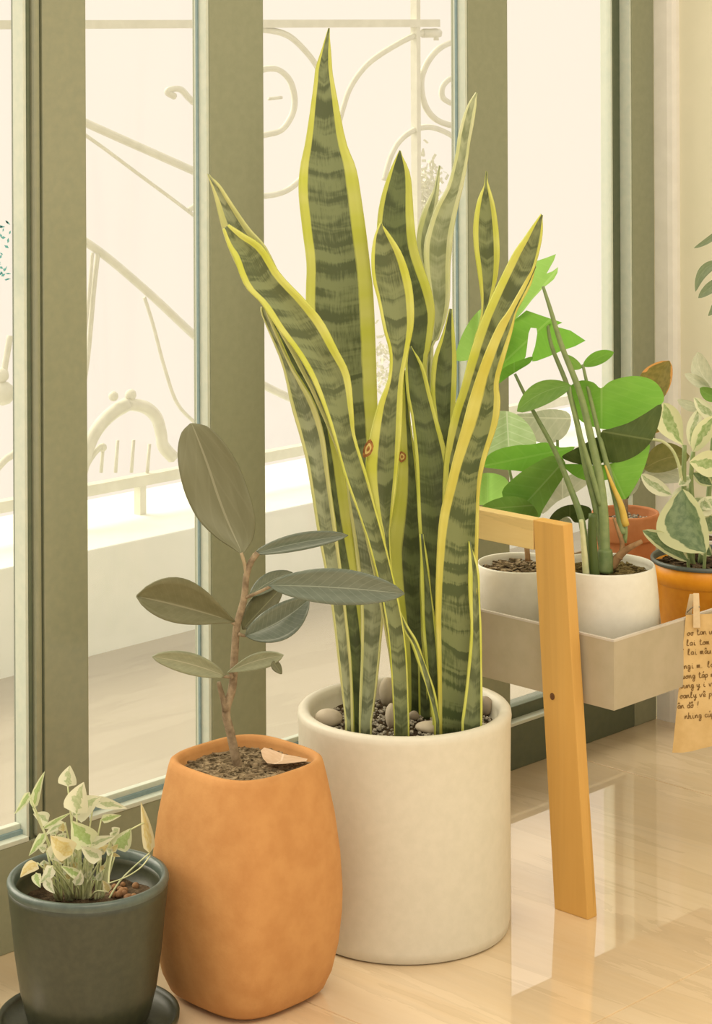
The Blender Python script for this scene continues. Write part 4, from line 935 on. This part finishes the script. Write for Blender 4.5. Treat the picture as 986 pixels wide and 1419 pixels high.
# stroke alphabet: each letter = list of polylines in a 1 x 1 cell (y up, x-height .5)
A = {'a': [[(.8, .45), (.4, .5), (.15, .25), (.4, .02), (.75, .2), (.8, .48), (.8, .1), (1, .03)]], 'o': [[(.5, .5), (.15, .25), (.45, 0), (.8, .22), (.5, .5), (1, .4)]],
     'n': [[(.1, .5), (.15, 0), (.3, .4), (.6, .5), (.7, .1), (1, .05)]], 'm': [[(.05, .5), (.1, 0), (.2, .4), (.4, .5), (.45, 0), (.55, .4), (.75, .5), (.8, .05), (1, .05)]],
     'u': [[(.1, .5), (.15, .05), (.5, .02), (.75, .5), (.75, .05), (1, .05)]], 't': [[(.45, .95), (.4, .1), (.7, 0), (1, .1)], [(.15, .62), (.75, .66)]],
     'l': [[(.2, .1), (.6, .8), (.45, 1), (.3, .7), (.35, .05), (.8, .05)]], 'i': [[(.4, .5), (.4, .05), (.8, .05)], [(.42, .72), (.48, .76)]],
     'g': [[(.8, .45), (.35, .5), (.2, .2), (.5, .05), (.8, .45), (.7, -.4), (.35, -.45), (.3, -.2), (1, .1)]], 'v': [[(.1, .5), (.4, 0), (.75, .5), (1, .45)]],
     'e': [[(.15, .22), (.75, .3), (.5, .5), (.2, .3), (.35, .02), (.9, .1)]], 'h': [[(.2, 1), (.2, 0), (.35, .4), (.65, .48), (.72, .05), (1, .05)]],
     'p': [[(.2, .5), (.15, -.45)], [(.2, .35), (.5, .52), (.8, .3), (.5, .03), (.2, .12)]], 'y': [[(.1, .5), (.2, .1), (.55, .1), (.75, .5), (.6, -.4), (.3, -.4), (1, .1)]],
     'd': [[(.75, .4), (.35, .5), (.15, .2), (.45, 0), (.8, .3), (.85, 1), (.8, .05), (1, .05)], [(.6, .78), (1, .8)]], 'c': [[(.8, .42), (.45, .5), (.2, .25), (.45, 0), (.95, .1)]],
     'D': [[(.25, .9), (.25, 0), (.7, .1), (.85, .5), (.6, .85), (.15, .9)], [(.1, .45), (.5, .48)]], '!': [[(.55, .95), (.4, .3)], [(.35, .05), (.4, .0)]],
     '^': [[(-.8, .7), (-.5, .95), (-.25, .7)]], "'": [[(-.55, .75), (-.25, 1.0)]], '`': [[(-.7, 1.0), (-.4, .75)]], '.': [[(.2, .05), (.3, .0)]], 'q': [[(.8, .45), (.35, .5), (.2, .2), (.5, .05), (.8, .45), (.8, -.45), (1, -.3)]]}
LINES = [(951, 881, 'oo tan ung'), (950, 895, "lai tom vi' moi"), (948, 908, "' lai ma^u ! Do"), (947, 927, 'ngi m. lo em'), (944, 941, "uong ta'p mi`n"), (942, 954, "'oung y i ve^ di"), (941, 968, "oanly ve^` pho"), (938, 982, "a^n do^' !"), (948, 996, "nhing cu'p d ")]
Vh, Fh = [], []
def inv(px, py, it=12):
    t = (py - 852) / 191.0; s = .2
    for _ in range(it):
        lx = 950 - 19 * t; rx = 1046 - 6 * t; s = (px - lx) / (rx - lx); t = (py - 852 - s * (-4 - 10 * t)) / 191.0
    return s, t
LET = 5.0
for (x0, y0, txt) in LINES:
    x = x0
    for ch in txt:
        if ch == ' ': x += 3.6; continue
        for pl in A.get(ch, []):
            pp = [(x + a * LET, y0 - b * 8.5 - (x + a * LET - x0) * .07) for a, b in pl]
            qq = cr(pp, len(pp) * 3) if len(pp) > 2 else pp
            for (ax_, ay_), (bx_, by_) in zip(qq[:-1], qq[1:]):
                l_ = math.hypot(bx_ - ax_, by_ - ay_) or 1; ox, oy = -(by_ - ay_) / l_ * .55, (bx_ - ax_) / l_ * .55
                k = len(Vh)
                for (X, Y) in ((ax_ + ox, ay_ + oy), (ax_ - ox, ay_ - oy), (bx_ - ox, by_ - oy), (bx_ + ox, by_ + oy)):
                    s_, t_ = inv(X, Y); Vh.append(note_pt(s_, t_, .0007))
                Fh.append((k, k + 1, k + 2, k + 3))
        if ch not in "^'`": x += LET * (1.15 if ch in 'mw' else .95)
hw = meshobj('handwriting', Vh, Fh, M['ink'], nt); hw['label'] = 'brown ink handwriting'
pg = empty('clothes_peg', atd(964, 852, dK), 'small wooden clothes peg gripping the note on the tray edge', 'clothes peg')
def prong(pts, d0, d1, ds):
    V = [atd(x, y, (d0 if k < 2 else d1)) for k, (x, y) in enumerate(pts)] + [atd(x, y, (d0 if k < 2 else d1) + ds) for k, (x, y) in enumerate(pts)]
    return hexa('prong', V, M['peg'], pg, .0006)
prong([(960, 822), (968, 822), (970, 870), (960, 870)], dK - .012, dK - .008, .006)
prong([(955, 823), (961, 823), (958, 852), (949, 852)], dK + .022, dK + .034, .006)
tube('spring', [atd(952, 848, dK + .026), atd(956, 844, dK + .012), atd(962, 840, dK - .004), atd(969, 841, dK - .011)], .0011, M['steel'], pg, 6)
